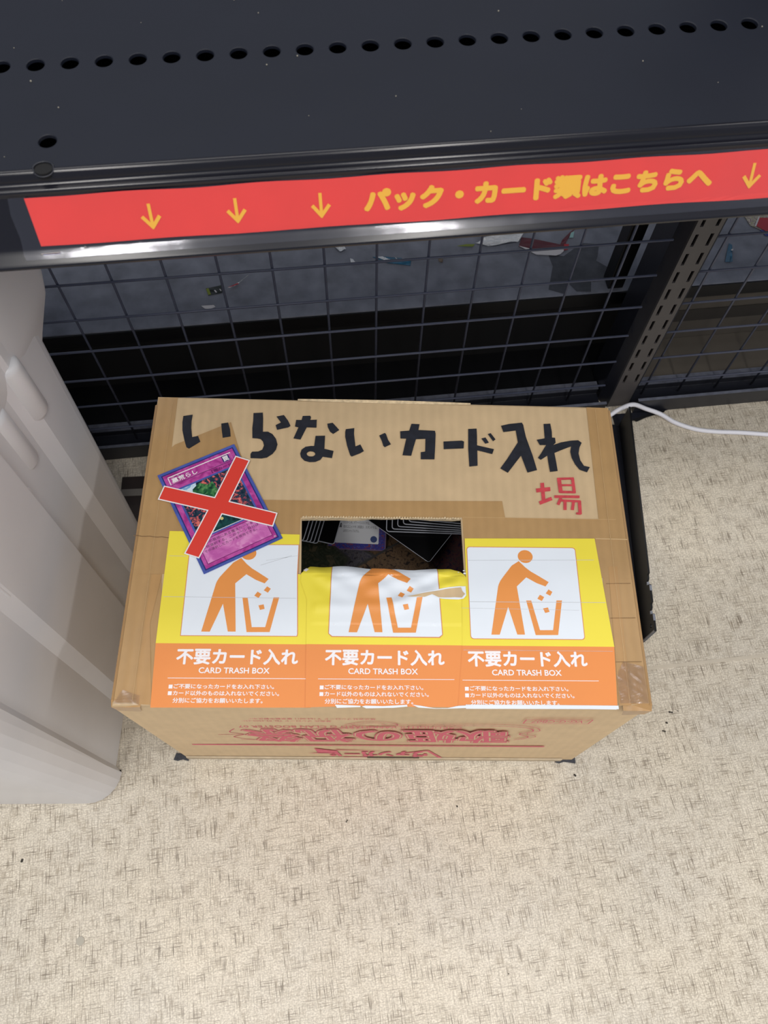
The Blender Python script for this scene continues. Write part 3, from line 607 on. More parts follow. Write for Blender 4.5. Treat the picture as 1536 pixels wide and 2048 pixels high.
litter('wrapper_scrap', 'small dark wrapper scrap with a yellow end and white marks on the deck', 'litter', 'strip', M_DKG, extra=(('yellow_end', M_GRNW, [(-488.5, 123), (-485.5, 123.6), (-483, 114.2), (-486, 113.7)], 0.0001), ('white_mark', M_WPP, [(-479.5, 120), (-478, 120.2), (-475.8, 116.6), (-477.5, 116.2)], 0.0001), ('white_mark', M_WPP, [(-473.5, 121), (-472.4, 121.3), (-471, 118.4), (-472, 118)], 0.0001)))
litter('wrapper_scrap', 'thin red and silver foil sliver lying on the deck near the left', 'litter', 'sliver', M_FOIL, curl=0.001, extra=(('red_end', M_REDW, [(-463.8, 121.4), (-452, 127), (-451, 125.4), (-458, 122.6)], 0.0002),))
litter('paper_scrap', 'small white torn paper scrap near the front edge of the deck', 'litter', 'paper', M_WPP)
litter('foil_scrap', 'crumpled silver foil scrap right below the red sign', 'litter', 'foilA', M_FOIL, curl=0.003)
litter('foil_scrap', 'tiny silver foil chip in front of the crumpled foil scrap', 'litter', 'foilB', M_FOIL, curl=0.001)
litter('wrapper_scrap', 'narrow blue wrapper strip lying in the middle of the deck', 'litter', 'blue', M_BLUW, extra=(('silver_end', M_FOIL, [(-291, 151.6), (-283, 151.4), (-270, 142.6), (-276, 142.2)], 0.0002), ('white_mark', M_WPP, [(-268.5, 148), (-265, 143), (-264.4, 143.2), (-267.4, 148)], 0.0003), ('white_mark', M_WPP, [(-260, 146.2), (-256, 145.3), (-256.6, 142.4), (-260, 143)], 0.0003)))
litter('crumb', 'grey brown crumb on the middle of the deck', 'litter', 'crumb', M_CRUMB, h=0.003)
litter('wrapper_scrap', 'crumpled clear silver wrapper with a green end beside the maroon wrapper', 'litter', 'wrap', M_FOIL, curl=0.004, extra=(('green_end', M_GRNW, DATA['deb']['green'], -0.0030),))
litter('card_wrapper', 'opened maroon wrapper with a white torn edge on the deck', 'litter', 'maroon', M_MAR, extra=(('torn_edge', M_WPP, DATA['deb']['white'], 0.0003), ('red_tab', M_REDW, [(-68, 139.4), (-63.8, 139.8), (-60.2, 148.4), (-66.2, 149.2)], 0.0006), ('pale_tip', mat('pale_teal', rgb(140, 180, 180), 0.4), [(-58, 158), (-53, 158), (-49.5, 168), (-54, 166)], 0.0006)))
litter('card_pack', 'colourful card pack corner at the right end behind the mesh', 'litter', 'pack', art_material('pack_print', [rgb(120, 116, 40), rgb(180, 176, 160), rgb(110, 90, 90), rgb(200, 190, 180)], 160), extra=(('red_panel', M_REDW, [(172, 156), (180, 168), (196, 166), (190, 146), (182, 145)], 0.0003), ('white_line', M_WPP, [(170.5, 155), (180, 169.5), (182, 169.5), (172, 154)], 0.0005)))
litter('wrapper_scrap', 'blue wrapper corner sticking out under the colourful card pack', 'litter', 'packb', mat('royal_blue_wrapper', rgb(50, 62, 140), 0.3))
litter('wrapper_scrap', 'small blue wrapper piece on the deck right of the slotted post', 'litter', 'blue2', M_BLUW, curl=0.001, extra=(('white_mark', M_WPP, [(130, 121), (133, 121.5), (132, 119), (129.5, 118.6)], 0.0003),))

# ------------------------------------------------------------------ carton
H = DATA['cam'] and 0.259
BH = 0.259
carton = empty('carton', 'brown cardboard box with a hand-cut slot, yellow and orange notices and black marker lettering', 'cardboard box', (0, 0.13, 0))
def cx_(p): return Vector((p[0]*MM, p[1]*MM-0.13, 0))
tl = [cx_(q) for q in DATA['top']]                 # FL FR BR BL
bl_ = [cx_(DATA['bot'][0]), cx_(DATA['bot'][1]), Vector((0.1950, 0.130, 0)), Vector((-0.1950, 0.133, 0))]
th = 0.004
def slab(bm, p, q, r, s, n, mi=0):
    """p q r s outer corners, n inward offset"""
    a = [bm.verts.new(x) for x in (p, q, r, s)]; b = [bm.verts.new(x+n) for x in (p, q, r, s)]
    bm.faces.new(a).material_index = mi; bm.faces.new(b[::-1]).material_index = 1
    for i in range(4): bm.faces.new([a[i], a[(i+1) % 4], b[(i+1) % 4], b[i]]).material_index = 2
up = Vector((0, 0, BH)); upi = Vector((0, 0, BH-th))
names = ('front_wall', 'right_wall', 'rear_wall', 'left_wall')
inn = [Vector((0, th, 0)), Vector((-th, 0, 0)), Vector((0, -th, 0)), Vector((th, 0, 0))]
for k in range(4):
    a, b = bl_[k], bl_[(k+1) % 4]; c, d = tl[(k+1) % 4], tl[k]
    sh = (0.0, th, 0.0, th)[k]
    bm = bmesh.new(); t_ = (b-a).normalized()*sh
    slab(bm, a+t_, b-t_, c+upi-t_, d+upi+t_, inn[k])
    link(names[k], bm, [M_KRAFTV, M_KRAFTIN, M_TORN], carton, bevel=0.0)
bm = bmesh.new(); v = [bm.verts.new(q*0.985+Vector((0, 0, 0.0005))) for q in bl_]; w = [bm.verts.new(q*0.985+Vector((0, 0, 0.004))) for q in bl_]
bm.faces.new(v); bm.faces.new(w)
for i in range(4): bm.faces.new([v[i], v[(i+1) % 4], w[(i+1) % 4], w[i]])
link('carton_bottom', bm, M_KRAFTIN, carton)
# top panel with the hand-cut slot
HL = [cx_(q) for q in DATA['hole']]               # FL FR BR BL
cutf = [(HL[0].lerp(HL[1], t)) for t in [k/16 for k in range(17)]]
cutb = [(HL[3].lerp(HL[2], t)) for t in [k/16 for k in range(17)]]
rr = random.Random(3)
for i, q in enumerate(cutb): q.y += rr.uniform(-0.0005, 0.0006)+(0.0012 if 5 < i < 13 else 0)*math.sin((i-5)/8*math.pi)
bm = bmesh.new(); R_ = 0.0022
def toploop(z, ins):
    c = sum(tl, Vector((0, 0, 0)))/4
    out = []
    for q in tl: out.append(Vector((q.x-math.copysign(ins, q.x), q.y-math.copysign(ins, q.y-c.y), z)))
    return out
L0 = toploop(BH-th, 0.0); L1 = toploop(BH-R_, 0.0); L2 = toploop(BH-0.0006, 0.0007); L3 = toploop(BH, R_)
lv = [[bm.verts.new(q) for q in l] for l in (L0, L1, L2, L3)]
for a, b in zip(lv, lv[1:]):
    for i in range(4): bm.faces.new([a[i], a[(i+1) % 4], b[(i+1) % 4], b[i]])
holeloop = cutf+cutb[::-1]
for zz, flip, mi, outer in ((BH, False, 0, L3), (BH-th, True, 1, L0)):
    loops = [[Vector((q.x, q.y, 0)) for q in outer], [Vector((q.x, q.y, 0)) for q in holeloop]]
    fl = [q for l in loops for q in l]; vs = [bm.verts.new((q.x, q.y, zz)) for q in fl]
    for t in tessellate_polygon(loops): bm.faces.new([vs[i] for i in t]).material_index = mi
    if flip: hb = vs[4:]
    else: ht = vs[4:]
n = len(holeloop)
for i in range(n): bm.faces.new([ht[i], ht[(i+1) % n], hb[(i+1) % n], hb[i]]).material_index = 2
bmesh.ops.remove_doubles(bm, verts=bm.verts, dist=1e-6)
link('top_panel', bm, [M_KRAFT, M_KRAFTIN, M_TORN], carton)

def tp(u, v, l=0.0): return Vector((u*MM, v*MM-0.13, BH+l))
TOPO = DATA['top']; 
# tape over the top: everything except the bare rectangle
def edge_x(side, y):      # box edge x at a given y (mm)
    (xa, ya), (xb, yb) = (TOPO[0], TOPO[3]) if side < 0 else (TOPO[1], TOPO[2])
    return xa+(xb-xa)*(y-ya)/(yb-ya)
U = DATA['untape']
def tape(pts, m=M_TAPE, lift=0.0003):
    I = Ink(tp); I.poly(pts, m, lift); return I.done('packing_tape', carton)
uL, uR = U[0][0], U[1][0]
tape([(edge_x(-1, 1)+1.5, 1), (-160, 1), (U[0][0]+1.5, 140), (U[0][0], 263.5), (edge_x(-1, 263)+1.5, 263)])
tape([(162, 3), (edge_x(1, 2)-1.5, 3), (edge_x(1, 258)-1.5, 258), (U[1][0], 258.5), (U[2][0], 150), (172, 100)], lift=0.0004)
tape([(-190, 118), (190, 120), (192, 150.5), (U[3][0], 151.8), (U[4][0], U[4][1]), (-20, 167.5), (-100, 168), (-190, 170)][0:0] or [(edge_x(-1, 100)+2, 100), (-66.2, 101.6), (-67, 150), (63.5, 151.5), (64.5, 101.6), (edge_x(1, 100)-2, 100), (edge_x(1, 150)-2, 150.8), (U[3][0], 151.8), (U[4][0], U[4][1]), (U[5][0], U[5][1]), (U[6][0], U[6][1]), (U[7][0], U[7][1]), (U[8][0], U[8][1]), (U[9][0], U[9][1]), (edge_x(-1, 195)+2, 195)], M_TAPE, 0.00055)
tape([(-167, -0.5), (-176, 60), (-172, 100), (-180, 100), (-180, 20), (-178, 0)], M_TAPE2, 0.0007)
tape([(172, 1.5), (181, 1.5), (184, 110), (177, 110)], M_TAPE2, 0.0007)
# tape folded down over the edges
for sgn in (-1, 1):
    bm = bmesh.new(); y0, y1 = 0.002, 0.256
    for (xa, za, xb, zb) in ((-0.0014, 0.0006, 0.0009, -0.0010), (0.0009, -0.0010, 0.0011, -0.022)):
        p = [Vector((edge_x(sgn, yy)*MM+sgn*dx, yy*MM*1000/1000-0.13, BH+dz)) for yy, dx, dz in ((2, xa, za), (2, xb, zb))]
        q = [Vector((edge_x(sgn, yy)*MM+sgn*dx, 0.256-0.13, BH+dz)) for yy, dx, dz in ((256, xa, za), (256, xb, zb))]
        p = [Vector((w_.x, 0.002-0.13, w_.z)) for w_ in p]
        bm.faces.new([bm.verts.new(w_) for w_ in (p[0], p[1], q[1], q[0])])
    link('edge_tape', bm, M_TAPE2, carton, smooth=True)
    bm = bmesh.new(); x = edge_x(sgn, 0)*MM
    pts = [(x-sgn*0.021, BH+0.0006, 0.004), (x-sgn*0.021, BH-0.0005, -0.0020), (x-sgn*0.018, BH-0.0155, -0.0022), (x-sgn*0.002, BH-0.013, -0.0022), (x+sgn*0.0010, BH-0.004, -0.0015), (x+sgn*0.0005, BH+0.0004, 0.003)]
    vs = [bm.verts.new((a, c-0.13, b)) for a, b, c in pts]; bm.faces.new([vs[0], vs[1], vs[4], vs[5]]); bm.faces.new([vs[1], vs[2], vs[3], vs[4]])
    link('corner_tape', bm, M_TAPE2, carton)
# loose wrinkled clear tape on the front corners
M_CLEAR = film_material(60, 0.45, 0.18, 0.02, 0.002); M_CLEAR.name = 'wrinkled_clear_tape'
for (x0, x1, y0, y1) in ((173, 194, 3, 34), (-195, -176, -0.5, 10)):
    I = Ink(lambda u, v, l: tp(u, v, l+0.0010+0.0004*math.sin(u*0.5+v*0.25)*math.sin(v*0.3)), step=1.5)
    I.poly([(x0, y0), (x1, y0), (x1, y1-4), (x0+6, y1), (x0, y1-10)], M_CLEAR, 0.0); co_ = I.done('clear_tape_patch', carton)
    if sum(p_.normal.z for p_ in co_.data.polygons) < 0: co_.data.flip_normals()
# flap seam and ridges
I = Ink(tp)
a, b = DATA['seamL']; 
for k in range(9):
    t0, t1 = k/9, (k+1)/9
    I.line((a[0]+(b[0]-a[0])*t0, a[1]+(b[1]-a[1])*t0+0.3*math.sin(k*2)), (a[0]+(b[0]-a[0])*t1, a[1]+(b[1]-a[1])*t1+0.3*math.sin(k*2+2)), 0.55, M_CREASE, 0.0009)
I.done('flap_seam', carton)
a, b = DATA['seamR']
for (p_, q_, w_) in ((a, (b[0]-3, b[1]), 0.9), ((180, 3), (183, 256), 0.3), ((-181, 3), (-182.5, 258), 0.25), ((64, 151.6), (188, 150.9), 0.35)):
    I = Ink(tp); I.line(p_, q_, w_, M_CREASEL, 0.00085); I.done('tape_ridge', carton)
for y in (96, 68, 34): I = Ink(tp); I.line((173.5, y-0.4), (edge_x(1, y)-3, y), 0.35, M_CREASE, 0.0009); I.done('crease', carton)
# frayed board fibre along the far cut edge and rear edge
rr = random.Random(9); bm = bmesh.new()
for k in range(60):
    u = -66+129*k/60; prism(bm, [(u*MM, (149.6+rr.uniform(-0.3, 0.4))*MM-0.13), ((u+2.4)*MM, (149.6+rr.uniform(-0.3, 0.4))*MM-0.13), ((u+1.6)*MM, (151.1+rr.uniform(-0.2, 0.8))*MM-0.13)], BH-0.0005, BH+0.0009+rr.uniform(0, 0.0006))
tag(link('frayed_cut_edge', bm, M_TORN, carton), kind='stuff')
bm = bmesh.new(); N_ = 24
for k in range(N_):
    u0 = (-75+150*k/N_); u1 = u0+150/N_; h0 = 0.0012*math.sin(math.pi*k/N_); h1 = 0.0012*math.sin(math.pi*(k+1)/N_)
    yb = lambda u: TOPO[3][1]+(TOPO[2][1]-TOPO[3][1])*(u-TOPO[3][0])/(TOPO[2][0]-TOPO[3][0])
    q = [(u0, yb(u0)-1.5-h0*500, 0.0002), (u1, yb(u1)-1.5-h1*500, 0.0002), (u1, yb(u1)+0.5, h1), (u0, yb(u0)+0.5, h0)]
    bm.faces.new([bm.verts.new(tp(*w_)) for w_ in q])
link('lifted_rear_edge', bm, M_TORN, carton)
# marker lettering, one object for the black line and one for the red sign
I = Ink(tp)
for k, q in enumerate(DATA['mk']): I.poly(q, M_MARK, 0.0009)
I.poly(DATA['mkring'], M_MARK, 0.0009)
tag(I.done('marker_lettering', carton), label='black marker Japanese lettering')
I = Ink(tp)
for k, q in enumerate(DATA['red']): I.poly(q, M_REDM, 0.0009+0.00002*k)
tag(I.done('marker_character', carton), label='red marker character at lower right')

# --- the three printed notices
YT, YM = 134.0, 45.0
def fold(u, v):
    """creases in the torn middle notice"""
    if not (-57 < u < 65): return 0.0
    h = 0.0
    def ridge(x0, y0, x1, y1, w, a):
        dx, dy = x1-x0, y1-y0; t = max(0, min(1, ((u-x0)*dx+(v-y0)*dy)/(dx*dx+dy*dy)))
        d = math.hypot(u-x0-dx*t, v-y0-dy*t); return a*math.exp(-(d/w)**2)
    e = min(1.0, (u+57)/6.0, (65-u)/6.0); e = max(0.0, e)
    h += ridge(-52, 74, 10, 76, 4.5, 0.0010)+ridge(10, 76, 64, 97, 5.5, 0.0030)+ridge(-10, 88, 40, 104, 5, 0.0012)
    h += ridge(-40, 95, -5, 100, 4, 0.0009)+ridge(20, 92, 50, 104, 3.5, 0.0012)
    h += 0.0005*math.sin(u*0.22+v*0.31)*max(0, min(1, (v-72)/20))
    if v > 100: h += 0.0009*math.sin(u*0.17+0.5)
    return h*e+ (0.0004 if v > 60 else 0)*e
def s2p(u, v, l): return tp(u, v, l+fold(u, v))
def panel_white(I, x0, x1, y0, y1, lift):
    I.rrect(x0, y0, x1, y1, 2.6, M_OUT, lift); I.rrect(x0+0.6, y0+0.6, x1-0.6, y1-0.6, 2.2, M_PAPER, lift+0.00005)
def pict(parent, ox, oy, fn, lift, sx=1.0, clip_top=None, step=None):
    I = Ink(fn, step)
    for q in DATA['pic']:
        pts = [(ox+x*sx, oy+y) for x, y in q]
        if clip_top:
            pts = clip(pts, clip_top)
        I.poly(pts, M_ORG2, lift)
    if not clip_top: I.disc(ox+46.1*sx, oy+67.3, 6.0*sx, 5.5, M_ORG2, lift)
    return I.done('pictogram', parent)
def clip(pts, ymax):
    out = []
    for i, (x, y) in enumerate(pts):
        x2, y2 = pts[(i+1) % len(pts)]
        c = ymax(x) if callable(ymax) else ymax
        c2 = ymax(x2) if callable(ymax) else ymax
        if y <= c: out.append((x, y))
        if (y <= c) != (y2 <= c2):
            t = (c-y)/(y2-y); out.append((x+(x2-x)*t, c))
    return out
def lettering(parent, ox, fn, lift, sx=1.0, cut=None):
    I = Ink(fn); d = ox+152.5
    I.text('不要カード入れ', -153+d, 29.0, -153+d+90*sx, 41.2, M_WHITE, lift, bold=0.42)
    I.text('CARD TRASH BOX', -135.5+d, 22.6, -135.5+d+52*sx, 27.0, M_WHITE, lift, bold=0.12)
    I.line((-157.5+d, 18.9), (-157.5+d+101.5*sx, 19.1), 0.42, M_WHITE, lift)
    I.rect(-156+d, 11.2, -153.2+d, 14.0, M_WHITE, lift); I.text('ご不要になったカードをお入れ下さい。', -152.4+d, 11.2, -152.4+d+73*sx, 14.7, M_WHITE, lift, bold=0.09)
    I.rect(-156+d, 6.4, -153.2+d, 9.2, M_WHITE, lift); I.text('カード以外のものは入れないでください。', -152.4+d, 6.2, -152.4+d+77*sx, 9.8, M_WHITE, lift, bold=0.09)
    I.text('分別にご協力をお願いいたします。', -152.0+d, 0.9 if not cut else cut, -152.0+d+65*sx, 4.6, M_WHITE, lift, bold=0.09)
    return I.done('printed_lettering', parent)
# left
nt_ = Ink(tp, None)
nt_.poly([(-169.6, YM), (-57, YM), (-57, 100.5), (-66.6, 101.0), (-66.8, 134.6), (-170.3, 136.6)], M_YEL, 0.0012)
nt_.poly([(-167.4, -2.6), (-52, -1.8), (-52, YM), (-169.6, YM)], M_ORG, 0.0012)
nt_.poly([(-152.2, 50.6), (-64.4, 50.8), (-64.0, 53), (-66.5, 101), (-66.7, 126), (-153.0, 125.5)], M_OUT, 0.00125)
nt_.poly([(-151.6, 51.2), (-65.0, 51.4), (-64.7, 53), (-67.2, 101), (-67.3, 125.4), (-152.4, 124.9)], M_PAPER, 0.0013)
n1 = nt_.done('printed_notice', carton); n1['label'] = 'left notice, its corner covered by the crossed-out card'
pict(n1, -152.1, 50.6, tp, 0.00138); lettering(n1, -152.5, tp, 0.00138)
I = Ink(tp)
for (p_, q_, w_) in (((-168, 81.5), (-67, 81.0), 0.3), ((-92, 112), (-66.8, 116.5), 0.22), ((-96, 108), (-72, 116.4), 0.3), ((-168, 115.2), (-154, 115), 0.25)): I.line(p_, q_, w_, M_CREASEG, 0.00142)
I.done('paper_crease', n1)
# right
nt_ = Ink(tp, None)
nt_.poly([(50, YM), (173.6, YM), (168.6, 133.6), (64.6, 132.6), (64.3, 100.5), (60, 84), (50, 74)], M_YEL, 0.0014)
nt_.poly([(50, -0.6), (110, 1.2), (170.5, 1.2), (173.6, YM), (50, YM)], M_ORG, 0.0014)
nt_.rrect(65.6, 50.0, 152.3, 125.6, 2.6, M_OUT, 0.00145); nt_.rrect(66.2, 50.6, 151.7, 125.0, 2.2, M_PAPER, 0.0015)
n3 = nt_.done('printed_notice', carton); n3['label'] = 'right notice, right of the hand-cut slot'
pict(n3, 66.4, 50.1, tp, 0.00158, 0.985); lettering(n3, 63.4, tp, 0.00158, 0.99, cut=0.9)
I = Ink(tp)
for (p_, q_, w_) in (((66.5, 113.6), (166, 115), 0.3), ((66.5, 79.5), (171, 79.8), 0.35), ((53, 74.5), (150, 73.4), 0.2), ((60, 41.5), (172, 41.5), 0.2)): I.line(p_, q_, w_, M_CREASEG, 0.00162)
I.done('paper_crease', n3)
# middle, torn and curling over the slot
S2T = DATA['s2top']
def s2edge(x):
    for (xa, ya), (xb, yb) in zip(S2T, S2T[1:]):
        if xa <= x <= xb and xb > xa: return ya+(yb-ya)*(x-xa)/(xb-xa)
    return 95
L2_ = 0.0019
def droop(u, v, l):
    h = fold(u, v); y0 = 101.6
    if v > y0: h -= 0.00035*(v-y0)+0.00006*(v-y0)**2
    return tp(u, v, l+h)
TE = DATA['tear']
nt_ = Ink(droop, 1.5)
topo = [p_ for p_ in S2T if p_[0] > -66.5]
nt_.poly([(-57.5, YM), (59.0, YM), (60.0, 84.0), (64.2, 90), (64.2, 98)] + [tuple(p_) for p_ in topo[::-1]] + [(-64.5, 96), (-58.5, 80)], M_YEL, L2_)
nt_.poly([(-57.5, YM), (-56, -1.8), (-20, -0.6), (10, -0.8), (54, -1.0), (59, YM)], M_ORG, L2_)
wp = [(-41.4, 53.2), (-38.8, 50.6), (42.6, 50.5), (45.0, 53.0)]
wtop = [(x, s2edge(x)-0.02) for x in [42.2, 36, 30, 24, 18, 12, 6, 0, -6, -12, -18, -24, -30, -36, -40.6]]
nt_.poly(wp+wtop, M_OUT, L2_+0.00025)
nt_.poly([(x*0.985, max(y, 51.2)) for x, y in wp]+[(x*0.985, y-0.0) for x, y in wtop], M_PAPER, L2_+0.0005)
n2 = nt_.done('printed_notice', carton); n2['label'] = 'middle notice, torn and wrinkled along the cut slot'
for p_ in n2.data.polygons: p_.use_smooth = True
pict(n2, -41.2, 50.7, droop, L2_+0.0008, 0.985, clip_top=lambda x: s2edge(x)-0.1, step=1.5)
lettering(n2, -43.8+1.2, s2p, L2_+0.0003, 0.985)
I = Ink(droop, 1.5); I.poly(TE, M_PAPER, L2_+0.0011); I.poly(DATA['brown'], M_KRAFT, L2_+0.0014)
tag(I.done('torn_patch', n2), label='torn hole baring the brown board')
I = Ink(tp)
for q in DATA['fringe2']: I.poly(q, M_PAPER, L2_+0.0006)
I.done('torn_paper_edge', n2)
I = Ink(tp)
for q in DATA['fringe3']: I.poly(q, M_PAPER, 0.0022)
I.poly([(60, -2), (171, -1.5), (171, 1.0), (112, 1.2), (60, 1.0)], M_PAPER, 0.0021)
I.done('torn_paper_edge', n3)
I = Ink(lambda u, v, l: droop(u, v, l), 1.0)
I.poly([(-62.6, 104.3), (-60.4, 107.0), (-58.2, 105.6), (-60.2, 103.0)], M_WHITE, L2_+0.0004)
I.done('paper_fleck', n2)
# tuft of torn paper at the right end of the slot
bm = bmesh.new(); rr = random.Random(4)
for k in range(16):
    c = Vector(((56+rr.uniform(0, 8))*MM, (97+rr.uniform(0, 10))*MM-0.13, BH-0.001+rr.uniform(-0.001, 0.003)))
    if k > 9: c.x = (62.5+rr.uniform(-0.5, 1))*MM; c.y = (92+rr.uniform(0, 9))*MM-0.13
    bmesh.ops.create_icosphere(bm, subdivisions=1, radius=rr.uniform(0.0006, 0.0014), matrix=Matrix.Translation(c) @ Matrix.Diagonal((1, 0.7, 0.5, 1)))
tag(link('torn_paper_tuft', bm, M_PAPER, carton), kind='stuff')

# --- crossed-out card print
CA = [Vector(q) for q in DATA['card']]    # TL TR BR BL
def cardfn(u, v, l):                       # u 0..59, v 0..86 from top left
    s, t = u/59.0, v/86.0
    p = CA[0]*(1-s)*(1-t)+CA[1]*s*(1-t)+CA[2]*s*t+CA[3]*(1-s)*t
    return tp(p.x, p.y, l+0.0024)
I = Ink(cardfn)
def cr(x0, y0, x1, y1, m, l): I.poly([(x0, y0), (x1, y0), (x1, y1), (x0, y1)], m, l)
cr(0, 0, 59, 86, M_CBLUE, 0); cr(2.0, 2.0, 57, 84, M_CNAVY, 0.00005); cr(2.8, 2.8, 56.2, 83.2, M_CMAG, 0.0001)
cr(5.6, 5.2, 53.6, 12.2, M_CPINK, 0.00013); cr(6.2, 5.8, 53.0, 11.6, M_CMAG, 0.00016)
I.line((5.6, 5.4), (53.6, 5.4), 0.7, M_WHITE, 0.00018); I.line((5.8, 5.4), (5.8, 12), 0.6, M_WHITE, 0.00018); I.line((5.6, 12.2), (53.6, 12.2), 0.5, M_CMAGD, 0.00018)
cr(46.2, 6.0, 51.6, 11.3, M_CNAVY, 0.0002); I.text('罠', 46.8, 10.9, 51.0, 6.5, M_WHITE, 0.00022, bold=0.1)
I.text('墓荒らし', 7.4, 11.2, 26.5, 7.2, M_WHITE, 0.0002, bold=0.1); I.text('はか', 8.0, 6.9, 10.4, 6.1, M_WHITE, 0.0002); I.text('あ', 12.6, 6.9, 13.6, 6.1, M_WHITE, 0.0002)
I.text('【罠カード】', 35.5, 15.8, 52.5, 13.4, M_CMAGD, 0.0002, bold=0.08)
cr(6.2, 16.6, 52.8, 61.2, M_CBLUE, 0.00014); cr(7.6, 18.0, 51.4, 59.8, M_CART, 0.00018)
tag(I.done('card_print', carton), label='magenta printed card face')
cardo = [o for o in carton.children if o.name.startswith('card_print')][0]
I = Ink(cardfn)
I.poly([(7.6, 18), (22, 18), (20, 26), (14, 33), (7.6, 31)], M_CARTB, 0.00022)
I.poly([(18, 22), (24, 19), (29, 23), (33, 22), (34, 30), (28, 36), (20, 33), (16, 28)], M_CARTG, 0.00024)
I.poly([(25, 45), (34, 42), (51, 53), (51.4, 59.8), (17, 59.8), (20, 50)], M_CARTD, 0.00022)
I.disc(27.4, 52.6, 1.3, 1.3, mat('pale_star', rgb(214, 196, 120), 0.5), 0.00028, 8)
I.line((17, 59.9), (51.4, 59.9), 0.4, M_WHITE, 0.00026)
I.done('card_picture', cardo)
I = Ink(cardfn)
cr(5.2, 62.4, 53.8, 80.6, M_CMAGD, 0.00016); cr(5.6, 62.8, 53.4, 80.2, M_CPINK, 0.0002)
I.text('相手の墓地にある魔法カードを', 7.0, 66.2, 45.5, 64.0, M_INK, 0.00024); I.text('１枚選択する。このターン自分は', 7.0, 69.2, 48.5, 67.0, M_INK, 0.00024); I.text('その選択したカードを使用できる。', 7.0, 72.2, 46, 70.0, M_INK, 0.00024)
I.text('©', 54.0, 82.6, 55.6, 81.4, M_WHITE, 0.0002)
I.done('card_textbox', cardo)
I = Ink(lambda u, v, l: tp(u, v, l)); XP = [Vector(q) for q in DATA['X']]
I.poly([tuple(q) for q in XP], M_WHITE, 0.0032)
ins = []
n = len(XP)
ar = sum(XP[i].x*XP[(i+1) % n].y-XP[(i+1) % n].x*XP[i].y for i in range(n))
sg = 1 if ar > 0 else -1
for i in range(n):
    a, b, c = XP[i-1], XP[i], XP[(i+1) % n]
    e1 = (b-a).normalized(); e2 = (c-b).normalized(); n1_ = Vector((-e1.y, e1.x))*sg; n2_ = Vector((-e2.y, e2.x))*sg
    k = 1.0/(1+n1_.dot(n2_)); q = b+(n1_+n2_)*k*0.95; ins.append((q.x, q.y))
I.poly(ins, M_XRED, 0.00325)
tag(I.done('cross_sticker', carton), label='red cross sticker with a white rim')

# --- printing on the front face, upside down
def fp(u, v, l): return Vector((u*MM, -0.13-0.0004-l, v*MM))
I = Ink(fp)
I.rrect(-173.5, 82.0, 152.6, 87.2, 2.4, M_PINK, 0.0)
I.text('TCG ブースターパック 歌姫の祝祭 カードファイト', -110, 83.2, 95, 86.0, M_KRAFTV, 0.0001, flip=True)
I.text('歌姫の祝祭', -118, 102, 116, 168, M_PINK, 0.0, bold=3.0, flip=True, shear=-0.2)
I.text('歌姫の祝祭', -116.9, 103.1, 114.9, 166.9, M_KRAFTV, 0.0001, bold=1.9, flip=True, shear=-0.2)
I.text('歌姫の祝祭', -115.8, 104.2, 113.8, 165.8, M_PINK, 0.0002, bold=0.8, flip=True, shear=-0.2)
I.done('front_title_print', carton)
I = Ink(fp)
# flourishes round the title
import itertools
def curve(pts, w, n=8):
    P = catmull([(x, y, 0) for x, y in pts], n)
    for a, b in zip(P, P[1:]):
        if (b-a).length > 0.05: I.line((a.x, a.y), (b.x+(b.x-a.x)*0.1, b.y+(b.y-a.y)*0.1), w, M_PINK, 0.0)
curve([(118, 120), (128, 135), (118, 150), (127, 165), (112, 182), (60, 186), (-10, 176)], 1.3)
curve([(124, 122), (134, 138), (124, 152), (132, 168), (112, 190), (50, 192), (0, 188)], 0.8)
curve([(-30, 186), (-12, 200), (8, 196), (12, 184), (-6, 178), (-26, 184)], 1.0); curve([(-24, 184), (-8, 194), (4, 188)], 0.8)
curve([(-118, 158), (-80, 150), (-50, 168), (-10, 172)], 1.2); curve([(-140, 138), (-100, 140), (-60, 128)], 1.0)
curve([(-124, 112), (-60, 106), (0, 100), (60, 100), (100, 96)], 0.9)
curve([(-122, 166), (-128, 150), (-118, 140), (-128, 126), (-112, 112)], 1.1)
I.done('front_flourish_print', carton)
I = Ink(fp)
I.text('CARDFIGHT!! VANGUARD G CLAN BOOSTER 07', -117, 172, 66, 181, M_PINK, 0.0, flip=True)
I.text('カードファイト!! ヴァンガードG クランブースター第7弾', -100, 166.5, 20, 170.5, M_PINK, 0.0, flip=True)
I.text('株式会社ブシロード 〒164-0011 東京都中野区中央1-38-1', -117, 207, -5, 213, M_PINK, 0.0, flip=True)
I.text('発売元 ブシロード TEL 03-4500-4350', -112, 198, -40, 203.5, M_PINK, 0.0, flip=True)
I.text('BUSHIROAD', -172.5, 209, -124.9, 217, M_PINK, 0.0, bold=0.5, flip=True)
I.text('B', -154, 190, -136, 207, M_PINK, 0.0, bold=1.3, flip=True, shear=0.3)
I.poly([(-157, 190), (-164, 187), (-150, 191.5)], M_PINK, 0.0)
I.done('front_small_print', carton)
I = Ink(fp)
for a_, b_ in (((112.6, 198), (164.4, 198)), ((164.4, 198), (164.4, 214)), ((164.4, 214), (112.6, 214)), ((112.6, 214), (112.6, 198))): I.line(a_, b_, 1.0, M_PINK, 0.0)
I.text('VG-G-CB07', 118, 201, 159, 211, M_PINK, 0.0, flip=True)
I.done('front_code_print', carton)
I = Ink(fp)
I.text('ヴァンガード', -50, 16, 48, 52, M_PINK, 0.0, bold=1.2, flip=True, shear=-0.3)
